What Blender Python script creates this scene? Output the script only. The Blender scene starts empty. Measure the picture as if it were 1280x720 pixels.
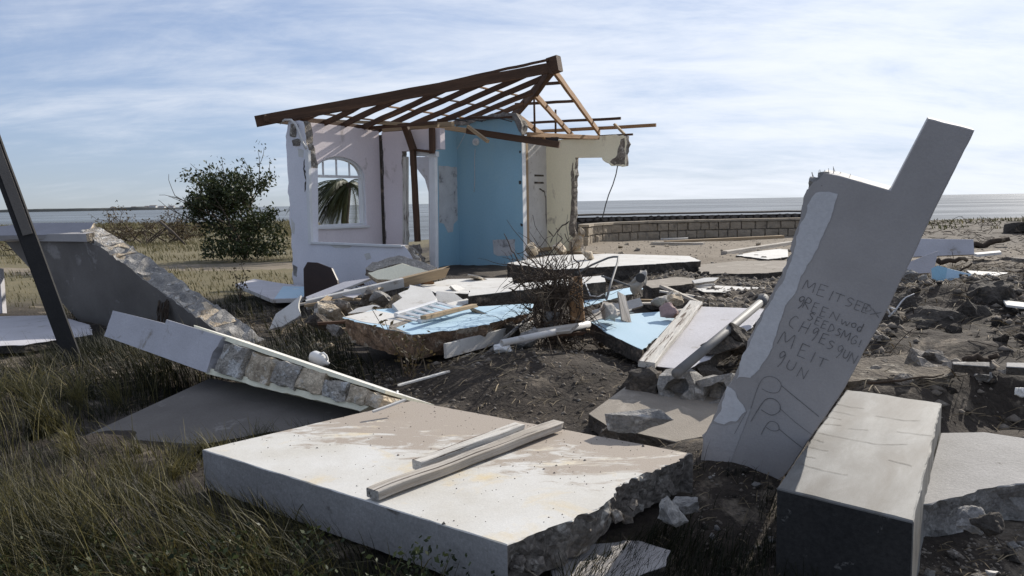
import bpy, math, random
import numpy as np
from mathutils import Vector, Matrix, noise as mnoise
from mathutils.geometry import tessellate_polygon
R = math.radians
sc = bpy.context.scene
COL = sc.collection
# ------------------------------------------------------------------ camera
CAMZ = 1.7; F = 995.6; PITCH = R(6.14); ROLL = R(1.0)
fw = Vector((0, math.cos(PITCH), -math.sin(PITCH)))
uh = Vector((0, math.sin(PITCH), math.cos(PITCH))); rh = Vector((1, 0, 0))
rc = math.cos(ROLL)*rh - math.sin(ROLL)*uh
uc = math.sin(ROLL)*rh + math.cos(ROLL)*uh
CAM = Vector((0, 0, CAMZ))
cd = bpy.data.cameras.new('camera'); cam = bpy.data.objects.new('camera', cd); COL.objects.link(cam)
cd.sensor_width = 36; cd.lens = F/1280*36; cd.clip_end = 40000; cd.clip_start = .05
cam.matrix_world = Matrix(((rc.x, uc.x, -fw.x, 0), (rc.y, uc.y, -fw.y, 0), (rc.z, uc.z, -fw.z, CAMZ), (0, 0, 0, 1)))
sc.camera = cam
# ------------------------------------------------------------------ sun, sky, exposure
SUN_AZ = R(40); SUN_EL = R(27)          # azimuth from +Y towards +X
sd = Vector((math.sin(SUN_AZ)*math.cos(SUN_EL), math.cos(SUN_AZ)*math.cos(SUN_EL), math.sin(SUN_EL)))
sl = bpy.data.lights.new('sun', 'SUN'); sl.energy = 5.0; sl.angle = R(.5); sl.color = (1, .94, .85)
so = bpy.data.objects.new('sun', sl); COL.objects.link(so); so.rotation_euler = sd.to_track_quat('Z', 'Y').to_euler()
so.location = (20, 30, 40)
sc.view_settings.view_transform = 'Standard'; sc.view_settings.look = 'None'
sc.view_settings.exposure = 0.28; sc.view_settings.gamma = 1; sc.view_settings.use_curve_mapping = False
sc.cycles.max_bounces = 6
wd = bpy.data.worlds.new('World'); sc.world = wd; wd.use_nodes = True
def build_world():
    nt = wd.node_tree; N = nt.nodes; L = nt.links; N.clear()
    def nd(t, **k):
        n = N.new(t)
        for a, b in k.items(): setattr(n, a, b)
        return n
    def mth(op, a, b=None, c=None):
        n = nd('ShaderNodeMath', operation=op)
        for i, v in enumerate((a, b, c)):
            if v is None: continue
            if isinstance(v, (int, float)): n.inputs[i].default_value = v
            else: L.new(v, n.inputs[i])
        return n.outputs[0]
    sky = nd('ShaderNodeTexSky', sky_type='NISHITA', sun_disc=False, sun_elevation=SUN_EL, sun_rotation=SUN_AZ,
             air_density=1.0, dust_density=.15, ozone_density=2.6, altitude=0)
    tc = nd('ShaderNodeTexCoord'); sp = nd('ShaderNodeSeparateXYZ'); L.new(tc.outputs['Generated'], sp.inputs[0])
    den = mth('ADD', mth('MAXIMUM', sp.outputs[2], 0), .22)
    cx = mth('DIVIDE', sp.outputs[0], den); cy = mth('DIVIDE', sp.outputs[1], den)
    cb = nd('ShaderNodeCombineXYZ'); L.new(cx, cb.inputs[0]); L.new(cy, cb.inputs[1])
    mp = nd('ShaderNodeMapping'); mp.inputs['Rotation'].default_value = (0, 0, R(-34)); mp.inputs['Scale'].default_value = (.75, 1.2, 1); mp.inputs['Location'].default_value = (3.1, 1.7, 0)
    L.new(cb.outputs[0], mp.inputs[0])
    n1 = nd('ShaderNodeTexNoise'); n1.inputs['Scale'].default_value = 1.15; n1.inputs['Detail'].default_value = 9; n1.inputs['Roughness'].default_value = .62; n1.inputs['Distortion'].default_value = .35
    L.new(mp.outputs[0], n1.inputs['Vector'])
    mp2 = nd('ShaderNodeMapping'); mp2.inputs['Rotation'].default_value = (0, 0, R(-40)); mp2.inputs['Scale'].default_value = (.7, 1.9, 1); mp2.inputs['Location'].default_value = (.4, 5.2, 0)
    L.new(cb.outputs[0], mp2.inputs[0])
    n2 = nd('ShaderNodeTexNoise'); n2.inputs['Scale'].default_value = 2.2; n2.inputs['Detail'].default_value = 8; n2.inputs['Roughness'].default_value = .66; n2.inputs['Distortion'].default_value = .5
    L.new(mp2.outputs[0], n2.inputs['Vector'])
    # nearness to the sun: thin high cloud scatters more light there
    dt = nd('ShaderNodeVectorMath', operation='DOT_PRODUCT'); L.new(tc.outputs['Generated'], dt.inputs[0]); dt.inputs[1].default_value = sd
    near = mth('POWER', mth('MULTIPLY', mth('ADD', dt.outputs['Value'], 1), .5), 7)
    dens = mth('ADD', mth('MULTIPLY', n1.outputs[0], .62), mth('MULTIPLY', n2.outputs[0], .38))
    dens = mth('ADD', dens, mth('MULTIPLY', near, .25))
    lowr = nd('ShaderNodeMapRange', interpolation_type='SMOOTHSTEP'); lowr.inputs[1].default_value = .0; lowr.inputs[2].default_value = .22; lowr.inputs[3].default_value = .13; lowr.inputs[4].default_value = 0; L.new(sp.outputs[2], lowr.inputs[0])
    dens = mth('SUBTRACT', dens, mth('MULTIPLY', lowr.outputs[0], mth('SUBTRACT', 1, mth('MINIMUM', mth('MULTIPLY', near, 2.2), 1))))
    mr = nd('ShaderNodeMapRange', interpolation_type='SMOOTHSTEP'); mr.inputs[1].default_value = .38; mr.inputs[2].default_value = .78; mr.inputs[3].default_value = .2; mr.inputs[4].default_value = .95
    L.new(dens, mr.inputs[0])
    val = mth('ADD', 7.0, mth('MULTIPLY', near, 1.3))
    cc = nd('ShaderNodeVectorMath', operation='SCALE'); cc.inputs[0].default_value = (.95, 1.0, 1.09); L.new(val, cc.inputs['Scale'])
    skm = nd('ShaderNodeMix', data_type='RGBA', blend_type='MULTIPLY'); skm.inputs[0].default_value = 1
    # soften the glare of the clear sky towards the sun: c / (1 + c/k)
    a1 = nd('ShaderNodeVectorMath', operation='MULTIPLY_ADD'); L.new(sky.outputs[0], a1.inputs[0]); a1.inputs[1].default_value = (.10,)*3; a1.inputs[2].default_value = (1,)*3
    a2 = nd('ShaderNodeVectorMath', operation='DIVIDE'); L.new(sky.outputs[0], a2.inputs[0]); L.new(a1.outputs[0], a2.inputs[1])
    L.new(a2.outputs[0], skm.inputs[6]); skm.inputs[7].default_value = (.76, .92, 1.30, 1)
    mx = nd('ShaderNodeMix', data_type='RGBA'); L.new(mr.outputs[0], mx.inputs[0]); L.new(skm.outputs[2], mx.inputs[6]); L.new(cc.outputs[0], mx.inputs[7])
    bg = nd('ShaderNodeBackground'); bg.inputs[1].default_value = .105; L.new(mx.outputs[2], bg.inputs[0])
    o = nd('ShaderNodeOutputWorld'); L.new(bg.outputs[0], o.inputs[0])
build_world()
# ------------------------------------------------------------------ helpers
def ray(px, py):
    return fw + (px-640)/F*rc + (360-py)/F*uc
def at_z(px, py, z):
    d = ray(px, py); t = (z-CAMZ)/d.z; return CAM+d*t
def at_y(px, py, y):
    d = ray(px, py); return CAM+d*(y/d.y)
def on_plane(px, py, p, n):
    d = ray(px, py); n = Vector(n); return CAM+d*((Vector(p)-CAM).dot(n)/d.dot(n))
def frame(o, n, x):
    n = Vector(n).normalized(); x = Vector(x); x = (x-n*x.dot(n)).normalized(); y = n.cross(x)
    return Matrix(((x.x, y.x, n.x, o[0]), (x.y, y.y, n.y, o[1]), (x.z, y.z, n.z, o[2]), (0, 0, 0, 1)))
def uv(M, px, py):
    n = M.col[2].to_3d(); p = on_plane(px, py, M.translation, n); q = M.inverted() @ p
    return (q.x, q.y)
WM = {}
def link(o, M=None, parent=None):
    COL.objects.link(o); M = M or Matrix.Identity(4)
    if parent: o.parent = parent; o.matrix_basis = WM[parent.name].inverted() @ M
    else: o.matrix_basis = M
    WM[o.name] = M.copy()
    return o
def T(o, label=None, cat=None, group=None, kind=None):
    if label: o['label'] = label
    if cat: o['category'] = cat
    if group: o['group'] = group
    if kind: o['kind'] = kind
    return o
def empty(name, loc, label, cat, group=None):
    o = bpy.data.objects.new(name, None); o.empty_display_size = .2
    return T(link(o, Matrix.Translation(Vector(loc))), label, cat, group)
def mesh(name, verts, faces, mats, mi=None, smooth=False):
    me = bpy.data.meshes.new(name); me.from_pydata([tuple(v) for v in verts], [], faces)
    for m in (mats if isinstance(mats, (list, tuple)) else [mats]): me.materials.append(m)
    if mi is not None: me.polygons.foreach_set('material_index', mi)
    if smooth: me.polygons.foreach_set('use_smooth', [True]*len(me.polygons))
    me.update(); return me
def emit(name, verts, faces, mats, mi=None, parent=None, M=None, smooth=False):
    return link(bpy.data.objects.new(name, mesh(name, verts, faces, mats, mi, smooth)), M, parent)
def np_mesh(name, V, Fc, mat, rnd=None):
    """V (n,3), Fc (m,k) int: fast mesh"""
    me = bpy.data.meshes.new(name); k = Fc.shape[1]
    me.vertices.add(len(V)); me.vertices.foreach_set('co', V.astype(np.float32).ravel())
    me.loops.add(Fc.size); me.loops.foreach_set('vertex_index', Fc.astype(np.int32).ravel())
    me.polygons.add(len(Fc)); me.polygons.foreach_set('loop_start', np.arange(0, Fc.size, k, dtype=np.int32))
    me.polygons.foreach_set('loop_total', np.full(len(Fc), k, dtype=np.int32))
    me.update(calc_edges=True); me.materials.append(mat)
    if rnd is not None:
        a = me.attributes.new('rnd', 'FLOAT', 'POINT'); a.data.foreach_set('value', rnd.astype(np.float32))
    return me
def nz(v, s=1.0, seed=0):
    return mnoise.noise(Vector((v[0]*s+seed*7.13, v[1]*s-seed*3.7, v[2]*s+seed*1.9)))
def fb(v, s=1.0, seed=0):
    return nz(v, s, seed)+.5*nz(v, s*2.1, seed+1)+.25*nz(v, s*4.3, seed+2)
def prism(name, M, outline, thick, mats, parent=None, rough=None, amp=.03, step=.06, rows=5, seed=0, holes=(), rough_holes=False, bev=.005, slope=0.0, soft=(), samp=.007):
    """A panel: visible face z=0 of M, thickness along -z. mats = (face, broken edge, clean edge).  rough: True or a set of edge indices."""
    n = len(outline); ar = sum(outline[i][0]*outline[(i+1) % n][1]-outline[(i+1) % n][0]*outline[i][1] for i in range(n))
    rset = set(range(n)) if rough is True else set(rough or ())
    sset = set(soft)-rset
    if ar < 0:
        outline = list(reversed(outline)); rset = {(n-2-e) % n for e in rset}; sset = {(n-2-e) % n for e in sset}
    V = []; FC = []; MI = []
    def ring_build(ol, rs, outer):
        m = len(ol); pts = []
        for i in range(m):
            a = Vector(ol[i]); b = Vector(ol[(i+1) % m]); r = i in rs; sf = outer and i in sset
            r = r or sf; am = samp if sf else amp
            L = (b-a).length; k = max(1, int(L/step)) if r else 1
            d = (b-a)/max(L, 1e-6); nn = Vector((d.y, -d.x))
            for j in range(k):
                p = a.lerp(b, j/k); off = 0
                if r and j > 0:
                    off = (fb((p.x, p.y, seed), 5., seed)*.9+nz((p.x, p.y, 0), 22, seed)*.45)*am
                    p = p+nn*off+d*(random.random()-.5)*step*.5
                pts.append((p, nn, r, am, sf))
        m = len(pts)
        nrm = []
        for i in range(m):
            q = pts[i][1]+pts[i-1][1]; q = q.normalized() if q.length > 1e-5 else pts[i][1]
            nrm.append(q)
        anyr = any(p[2] for p in pts); rr = rows if anyr else 3
        zs = [0.0, -bev]+[-bev-(thick-bev)*j/(rr-2) for j in range(1, rr-1)]
        base = len(V)
        for j, z in enumerate(zs):
            for i in range(m):
                p, nn, r, am, sf = pts[i]; rp = pts[i-1][2]; am = min(am, pts[i-1][3]) if rp else am
                o = 0
                if (r or rp) and j > 0:
                    w = 1 if (r and rp) else .4
                    o = am*w*(nz((p.x, p.y, z), 9, seed+5)*.8+nz((p.x, p.y, z), 26, seed+6)*.7)-(0 if am < amp else slope)*thick*(-z/thick)*w
                elif not (r or rp):
                    o = -bev if j == 0 else 0
                if j == 0 and (sf or pts[i-1][4]): o = -bev*(1+1.2*max(0, nz((p.x, p.y, 5), 12, seed)))
                q = p+nrm[i]*o
                V.append((q.x, q.y, z))
        nr = len(zs)
        for j in range(nr-1):
            for i in range(m):
                a = base+j*m+i; b = base+j*m+(i+1) % m
                FC.append((a, a+m, b+m, b) if outer else (a, a+m, b+m, b)); MI.append(1 if (pts[i][2] and not pts[i][4] and (j > 0)) else (2 if j > 0 else 0))
        return list(range(base, base+m)), list(range(base+(nr-1)*m, base+nr*m))
    tops = []; bots = []
    t, b = ring_build(outline, rset, True); tops.append(t); bots.append(b)
    for h in holes:
        k = len(h); a2 = sum(h[i][0]*h[(i+1) % k][1]-h[(i+1) % k][0]*h[i][1] for i in range(k))
        if a2 > 0: h = list(reversed(h))
        t, b = ring_build(h, set(range(k)) if rough_holes else set(), False); tops.append(t); bots.append(b)
    if not holes:
        FC.append(tuple(tops[0])); MI.append(0); FC.append(tuple(reversed(bots[0]))); MI.append(2)
    else:
        flat = [i for t in tops for i in t]
        for tri in tessellate_polygon([[Vector((V[i][0], V[i][1], 0)) for i in t] for t in tops]):
            q = [flat[i] for i in tri]; A, B, C = (V[i] for i in q)
            if (B[0]-A[0])*(C[1]-A[1])-(B[1]-A[1])*(C[0]-A[0]) < 0: q.reverse()
            FC.append(tuple(q)); MI.append(0)
        flatb = [i for t in bots for i in t]
        for tri in tessellate_polygon([[Vector((V[i][0], V[i][1], 0)) for i in t] for t in bots]):
            q = [flatb[i] for i in tri]; A, B, C = (V[i] for i in q)
            if (B[0]-A[0])*(C[1]-A[1])-(B[1]-A[1])*(C[0]-A[0]) > 0: q.reverse()
            FC.append(tuple(q)); MI.append(2)
    return emit(name, V, FC, list(mats), MI, parent, M)
def slab(name, pix, anchor, thick, mats, n=(0, 0, 1), x=(1, 0, 0), **k):
    """A slab from its outline as seen, on the plane through anchor=(px,py,z) with normal n."""
    p = at_z(*anchor); 
    M0 = frame(p, n, x); pts = [uv(M0, *q) for q in pix]
    c = (sum(q[0] for q in pts)/len(pts), sum(q[1] for q in pts)/len(pts))
    M = M0 @ Matrix.Translation((c[0], c[1], 0))
    o = prism(name, M, [(q[0]-c[0], q[1]-c[1]) for q in pts], thick, mats, **k)
    return o, M
def sheet(name, M, pix, thick, mat, parent, jag=0, seed=0, lift=.003, step=.05):
    """thin layer (paint, bare render) lying proud on the face z=0 of M"""
    pts = [Vector(uv(M, *q)) for q in pix]; out = []
    m = len(pts)
    for i in range(m):
        a, b = pts[i], pts[(i+1) % m]; L = (b-a).length; k = max(1, int(L/step)) if jag else 1
        d = (b-a)/max(L, 1e-6); nn = Vector((d.y, -d.x))
        for j in range(k):
            p = a.lerp(b, j/k)
            if jag: p = p+nn*(fb((p.x, p.y, 3), 7, seed)*jag)
            out.append((p.x, p.y))
    V = [(x, y, lift) for x, y in out]+[(x, y, lift-thick) for x, y in out]; k = len(out)
    ar = sum(out[i][0]*out[(i+1) % k][1]-out[(i+1) % k][0]*out[i][1] for i in range(k))
    idx = list(range(k)) if ar > 0 else list(reversed(range(k)))
    FC = [tuple(idx)]+[(idx[i], idx[i]+k, idx[(i+1) % k]+k, idx[(i+1) % k]) for i in range(k)]
    return emit(name, V, FC, mat, None, parent, M)
def beam(name, p0, p1, w, h, mat, parent=None, up=(0, 0, 1), seg=None, jit=.004, broken=0, seed=None, bend=0):
    """timber: local x along its length, width w (y), height h (z)"""
    seed = random.random()*100 if seed is None else seed
    p0, p1 = Vector(p0), Vector(p1); d = p1-p0; L = d.length; x = d.normalized(); u = Vector(up)
    y = u.cross(x)
    if y.length < 1e-3: y = Vector((0, 1, 0)).cross(x)
    y.normalize(); z = x.cross(y)
    c = (p0+p1)/2
    M = Matrix(((x.x, y.x, z.x, c.x), (x.y, y.y, z.y, c.y), (x.z, y.z, z.z, c.z), (0, 0, 0, 1)))
    seg = seg or max(2, min(14, int(L/.25)))
    b = min(w, h)*.09; pr = [(-w/2+b, -h/2), (w/2-b, -h/2), (w/2, -h/2+b), (w/2, h/2-b), (w/2-b, h/2), (-w/2+b, h/2), (-w/2, h/2-b), (-w/2, -h/2+b)]
    V = []; FC = []
    for i in range(seg+1):
        t = i/seg; xx = (t-.5)*L
        for k, (a, e) in enumerate(pr):
            dx = 0
            if broken and i == seg: dx = broken*(random.random()-.75)
            V.append((xx+dx, a+nz((xx, a, e), 3, seed)*jit, e+nz((xx, e, a), 3, seed+9)*jit+bend*math.sin(t*math.pi)))
    for i in range(seg):
        for k in range(8):
            a = i*8+k; b2 = i*8+(k+1) % 8; FC.append((a, b2, b2+8, a+8))
    FC.append(tuple(reversed(range(8)))); FC.append(tuple(range(seg*8, seg*8+8)))
    return emit(name, V, FC, mat, None, parent, M)
def tube_geo(pts, r, n=6, r1=None, V=None, FC=None):
    V = [] if V is None else V; FC = [] if FC is None else FC; pts = [Vector(p) for p in pts]; base = len(V); m = len(pts)
    for i, p in enumerate(pts):
        d = (pts[min(i+1, m-1)]-pts[max(i-1, 0)]).normalized(); a = d.orthogonal() if i == 0 else (pa-d*pa.dot(d))
        if a.length < 1e-5: a = d.orthogonal()
        a.normalize(); pa = a; b = d.cross(a); rr = r if r1 is None else r+(r1-r)*i/(m-1)
        for k in range(n):
            t = 2*math.pi*k/n; V.append(p+a*math.cos(t)*rr+b*math.sin(t)*rr)
    for i in range(m-1):
        for k in range(n):
            q = base+i*n; FC.append((q+k, q+(k+1) % n, q+n+(k+1) % n, q+n+k))
    FC.append(tuple(base+k for k in reversed(range(n)))); FC.append(tuple(base+(m-1)*n+k for k in range(n)))
    return V, FC
def tube(name, pts, r, mat, parent=None, n=8, r1=None, hollow=0):
    c = sum((Vector(p) for p in pts), Vector())/len(pts)
    V, FC = tube_geo([Vector(p)-c for p in pts], r, n, r1)
    if hollow:      # open mouth on the last ring
        FC.pop(); m = len(V)-n; ax = (Vector(pts[-1])-Vector(pts[-2])).normalized(); ctr = Vector(pts[-1])-c
        for k in range(n): V.append(ctr+(V[m+k]-ctr)*.8)
        for k in range(n): V.append(ctr+(V[m+k]-ctr)*.8-ax*r*3)
        for k in range(n): FC.append((m+k, m+(k+1) % n, m+n+(k+1) % n, m+n+k)); FC.append((m+n+k, m+n+(k+1) % n, m+2*n+(k+1) % n, m+2*n+k))
        FC.append(tuple(m+2*n+k for k in range(n)))
    return emit(name, V, FC, mat, None, parent, Matrix.Translation(c), smooth=True)
import bmesh
def rock_mesh(name, size, seed, mat, detail=1, ang=1.0):
    rg = random.Random(seed); bm = bmesh.new()
    for i in range(16):
        v = Vector((rg.gauss(0, 1), rg.gauss(0, 1), rg.gauss(0, 1))).normalized(); s = rg.uniform(.75, 1.0)
        m = max(abs(v.x), abs(v.y), abs(v.z)); v = v.lerp(v/m, .45*ang)*s
        bm.verts.new((v.x*size[0]/2, v.y*size[1]/2, v.z*size[2]/2))
    r = bmesh.ops.convex_hull(bm, input=bm.verts)
    bmesh.ops.delete(bm, geom=[g for g in r['geom_interior'] if isinstance(g, bmesh.types.BMVert)], context='VERTS')
    bmesh.ops.dissolve_limit(bm, angle_limit=.12, verts=bm.verts, edges=bm.edges)
    bmesh.ops.triangulate(bm, faces=bm.faces)
    for _ in range(detail): 
        bmesh.ops.subdivide_edges(bm, edges=bm.edges, cuts=1, use_grid_fill=True)
    bmesh.ops.triangulate(bm, faces=bm.faces)
    a = min(size)*.09
    for v in bm.verts: v.co += v.co.normalized()*fb(v.co, 2.2/max(size)*2, seed)*a*1.2
    me = bpy.data.meshes.new(name); bm.to_mesh(me); bm.free(); me.materials.append(mat); return me
def rock(name, loc, size, seed, mat, rot=(0, 0, 0), parent=None, detail=2):
    M = Matrix.Translation(Vector(loc)) @ Matrix.Rotation(rot[2], 4, 'Z') @ Matrix.Rotation(rot[1], 4, 'Y') @ Matrix.Rotation(rot[0], 4, 'X')
    return link(bpy.data.objects.new(name, rock_mesh(name, size, seed, mat, detail)), M, parent)
def rough_box(size, seed, amp, mat, name='block', div=(3, 2, 2)):
    """masonry block: gridded box, worn and chipped"""
    bm = bmesh.new(); bmesh.ops.create_cube(bm, size=1)
    bmesh.ops.subdivide_edges(bm, edges=bm.edges, cuts=2, use_grid_fill=True)
    for v in bm.verts:
        c = Vector((v.co.x*size[0], v.co.y*size[1], v.co.z*size[2]))
        k = sum(abs(q) > .49 for q in v.co)
        c -= Vector((math.copysign(1, v.co.x)*(abs(v.co.x) > .49), math.copysign(1, v.co.y)*(abs(v.co.y) > .49), math.copysign(1, v.co.z)*(abs(v.co.z) > .49)))*amp*(.5 if k > 1 else 0)
        c += Vector((nz(c, 14, seed), nz(c, 14, seed+3), nz(c, 14, seed+6)))*amp
        v.co = c
    me = bpy.data.meshes.new(name); bm.to_mesh(me); bm.free(); me.materials.append(mat); return me
def hollow_block(size, seed, amp, mat, name='block', hr=.36):
    """block with an open round cavity in its +z face"""
    sx, sy, sz = size; n = 12; V = []; FC = []
    def sq(t):
        c, s = math.cos(t), math.sin(t); m = max(abs(c), abs(s)); return c/m, s/m
    rings = []
    for z, k in ((-sz/2, 0), (sz/2, 0), (sz/2, 1), (-sz*.1, 1)):
        r = []
        for i in range(n):
            t = 2*math.pi*i/n+math.pi/4
            if k == 0: a, b = sq(t); p = Vector((a*sx/2, b*sy/2, z))
            else: p = Vector((math.cos(t)*sx*hr, math.sin(t)*sy*hr, z))
            p += Vector((nz(p, 16, seed), nz(p, 16, seed+2), nz(p, 16, seed+4)))*amp
            r.append(len(V)); V.append(p)
        rings.append(r)
    for a, b in zip(rings, rings[1:]):
        for i in range(n): FC.append((a[i], a[(i+1) % n], b[(i+1) % n], b[i]))
    FC.append(tuple(rings[-1])); FC.append(tuple(reversed(rings[0])))
    return mesh(name, V, FC, mat)
# ------------------------------------------------------------------ materials
def mat(name, base, c2=None, scale=3., rough=.9, bump=.3, bscale=40., c3=None, s3=1.2, t3=.6, vor=0, vscale=30, stretch=(1, 1, 1), spec=.3, contrast=.25, fine=.25, trans=0, w3=.05):
    m = bpy.data.materials.new(name); m.use_nodes = True; nt = m.node_tree; N = nt.nodes; L = nt.links
    bs = N['Principled BSDF']; bs.inputs['Roughness'].default_value = rough; bs.inputs['Specular IOR Level'].default_value = spec
    tc = N.new('ShaderNodeTexCoord'); mp = N.new('ShaderNodeMapping'); mp.inputs['Scale'].default_value = stretch
    oi = N.new('ShaderNodeObjectInfo'); ad = N.new('ShaderNodeVectorMath'); ad.operation = 'ADD'
    sc_ = N.new('ShaderNodeVectorMath'); sc_.operation = 'SCALE'; sc_.inputs[0].default_value = (13, 7, 5); L.new(oi.outputs['Random'], sc_.inputs['Scale'])
    L.new(tc.outputs['Object'], mp.inputs[0]); L.new(mp.outputs[0], ad.inputs[0]); L.new(sc_.outputs[0], ad.inputs[1])
    vec = ad.outputs[0]
    def noise(s, d=6, r=.6, dist=0):
        n = N.new('ShaderNodeTexNoise'); n.inputs['Scale'].default_value = s; n.inputs['Detail'].default_value = d; n.inputs['Roughness'].default_value = r; n.inputs['Distortion'].default_value = dist
        L.new(vec, n.inputs['Vector']); return n.outputs[0]
    def ramp(f, a, b, lo=0., hi=1.):
        r = N.new('ShaderNodeMapRange'); r.inputs[1].default_value = a; r.inputs[2].default_value = b; r.inputs[3].default_value = lo; r.inputs[4].default_value = hi; L.new(f, r.inputs[0]); return r.outputs[0]
    def mixc(f, a, b, bt='MIX'):
        x = N.new('ShaderNodeMix'); x.data_type = 'RGBA'; x.blend_type = bt
        if isinstance(f, float): x.inputs[0].default_value = f
        else: L.new(f, x.inputs[0])
        for i, v in ((6, a), (7, b)):
            if isinstance(v, tuple): x.inputs[i].default_value = (*v[:3], 1)
            else: L.new(v, x.inputs[i])
        return x.outputs[2]
    c2 = c2 or tuple(q*.7 for q in base)
    col = mixc(ramp(noise(scale), .5-contrast, .5+contrast), base, c2)
    if c3: col = mixc(ramp(noise(s3, 9, .68, .5), t3-w3, t3+w3), col, c3)
    g = ramp(noise(bscale*1.6, 4, .7), .25, .75, 1-fine, 1+fine*.6)
    gg = N.new('ShaderNodeCombineColor'); 
    for i in range(3): L.new(g, gg.inputs[i])
    col = mixc(1.0, col, gg.outputs[0], 'MULTIPLY')
    h = noise(bscale, 8, .65)
    if vor:
        v = N.new('ShaderNodeTexVoronoi'); v.inputs['Scale'].default_value = vscale; L.new(vec, v.inputs['Vector'])
        a = N.new('ShaderNodeMath'); a.operation = 'MULTIPLY_ADD'; L.new(v.outputs['Distance'], a.inputs[0]); a.inputs[1].default_value = -vor; L.new(h, a.inputs[2]); h = a.outputs[0]
        vv = ramp(v.outputs['Color'], 0, 1, .72, 1.2); cg = N.new('ShaderNodeCombineColor')
        for i in range(3): L.new(vv, cg.inputs[i])
        col = mixc(1.0, col, cg.outputs[0], 'MULTIPLY')
    L.new(col, bs.inputs['Base Color'])
    b = N.new('ShaderNodeBump'); b.inputs['Strength'].default_value = bump; b.inputs['Distance'].default_value = .02; L.new(h, b.inputs['Height']); L.new(b.outputs[0], bs.inputs['Normal'])
    m['col_socket'] = 0
    return m
def leafmat(name, c1, c2, trans=.3, rough=.6):
    m = bpy.data.materials.new(name); m.use_nodes = True; nt = m.node_tree; N = nt.nodes; L = nt.links
    bs = N['Principled BSDF']; bs.inputs['Roughness'].default_value = rough; bs.inputs['Specular IOR Level'].default_value = .25
    at = N.new('ShaderNodeAttribute'); at.attribute_name = 'rnd'
    r = N.new('ShaderNodeMix'); r.data_type = 'RGBA'; L.new(at.outputs['Fac'], r.inputs[0]); r.inputs[6].default_value = (*c1, 1); r.inputs[7].default_value = (*c2, 1)
    L.new(r.outputs[2], bs.inputs['Base Color'])
    if trans:
        t = N.new('ShaderNodeBsdfTranslucent'); L.new(r.outputs[2], t.inputs[0]); x = N.new('ShaderNodeMixShader'); x.inputs[0].default_value = trans
        L.new(bs.outputs[0], x.inputs[1]); L.new(t.outputs[0], x.inputs[2]); L.new(x.outputs[0], N['Material Output'].inputs[0])
    return m
MT = {}
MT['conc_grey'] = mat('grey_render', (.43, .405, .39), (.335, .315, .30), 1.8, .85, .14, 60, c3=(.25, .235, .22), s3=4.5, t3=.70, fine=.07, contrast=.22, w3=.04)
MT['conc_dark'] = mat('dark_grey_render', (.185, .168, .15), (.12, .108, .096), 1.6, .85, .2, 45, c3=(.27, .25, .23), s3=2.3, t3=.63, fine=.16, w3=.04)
MT['conc_side'] = mat('slab_side_render', (.37, .355, .34), (.25, .24, .225), 3, .9, .25, 45, c3=(.13, .115, .1), s3=5, t3=.66, fine=.24, w3=.04)
MT['broken'] = mat('broken_concrete', (.30, .265, .225), (.15, .13, .11), 7, .95, .6, 34, c3=(.5, .46, .40), s3=6, t3=.58, vor=.7, vscale=38, fine=.5, contrast=.13, w3=.03)
MT['broken_pale'] = mat('pale_broken_block', (.68, .565, .41), (.34, .27, .19), 7, .95, .55, 42, c3=(.66, .60, .50), s3=8, t3=.57, vor=.7, vscale=45, fine=.5, contrast=.13, w3=.03)
MT['broken_grey'] = mat('grey_broken_block', (.34, .325, .30), (.17, .16, .15), 6, .95, .55, 42, c3=(.44, .42, .39), s3=7, t3=.6, vor=.5, vscale=50, fine=.35)
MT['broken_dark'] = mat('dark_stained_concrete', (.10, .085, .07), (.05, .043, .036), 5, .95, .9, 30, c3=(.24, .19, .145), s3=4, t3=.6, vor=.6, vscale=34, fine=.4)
MT['white'] = mat('white_paint', (.66, .645, .61), (.52, .50, .46), 3, .8, .18, 44, c3=(.30, .255, .205), s3=4.5, t3=.63, fine=.12, w3=.06)
MT['lav'] = mat('lavender_white_paint', (.54, .525, .545), (.43, .415, .425), 2.5, .8, .2, 40, c3=(.27, .24, .205), s3=3.6, t3=.64, fine=.12)
MT['wall_out'] = mat('lilac_white_wall_paint', (.76, .75, .78), (.66, .65, .68), 1.8, .85, .2, 34, c3=(.80, .79, .78), s3=2.8, t3=.64, fine=.1, w3=.015, stretch=(1, .55, 1))
MT['pink'] = mat('pale_pink_wall_paint', (.77, .70, .705), (.70, .63, .635), 1.5, .88, .15, 34, c3=(.42, .37, .34), s3=2.6, t3=.66, fine=.09, stretch=(1, .5, 1))
MT['blue'] = mat('blue_wall_paint', (.30, .485, .58), (.255, .43, .525), 1.4, .85, .16, 34, c3=(.30, .47, .545), s3=2.4, t3=.60, fine=.09, stretch=(1, .4, 1), w3=.09)
MT['ltblue'] = mat('light_blue_paint', (.30, .52, .66), (.25, .46, .60), 2.2, .7, .12, 40, c3=(.50, .58, .60), s3=3, t3=.68, fine=.07)
MT['cream'] = mat('cream_wall_paint', (.90, .85, .65), (.82, .77, .58), 1.4, .85, .16, 34, c3=(.50, .45, .35), s3=2.6, t3=.65, fine=.09, stretch=(1, .5, 1))
MT['patch'] = mat('bare_plaster_patch', (.60, .60, .59), (.44, .44, .44), 4, .9, .2, 40, c3=(.22, .22, .22), s3=4, t3=.62, fine=.15)
MT['sandy'] = mat('sandy_concrete', (.30, .265, .22), (.235, .205, .17), 5, .95, .3, 80, c3=(.36, .32, .27), s3=3, t3=.6, fine=.25)
MT['bench'] = mat('smooth_worn_concrete', (.245, .24, .226), (.165, .16, .148), 3.2, .7, .08, 90, c3=(.125, .112, .095), s3=1.6, t3=.57, stretch=(.8, 2.6, 1), fine=.16, w3=.14, contrast=.16)
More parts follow.
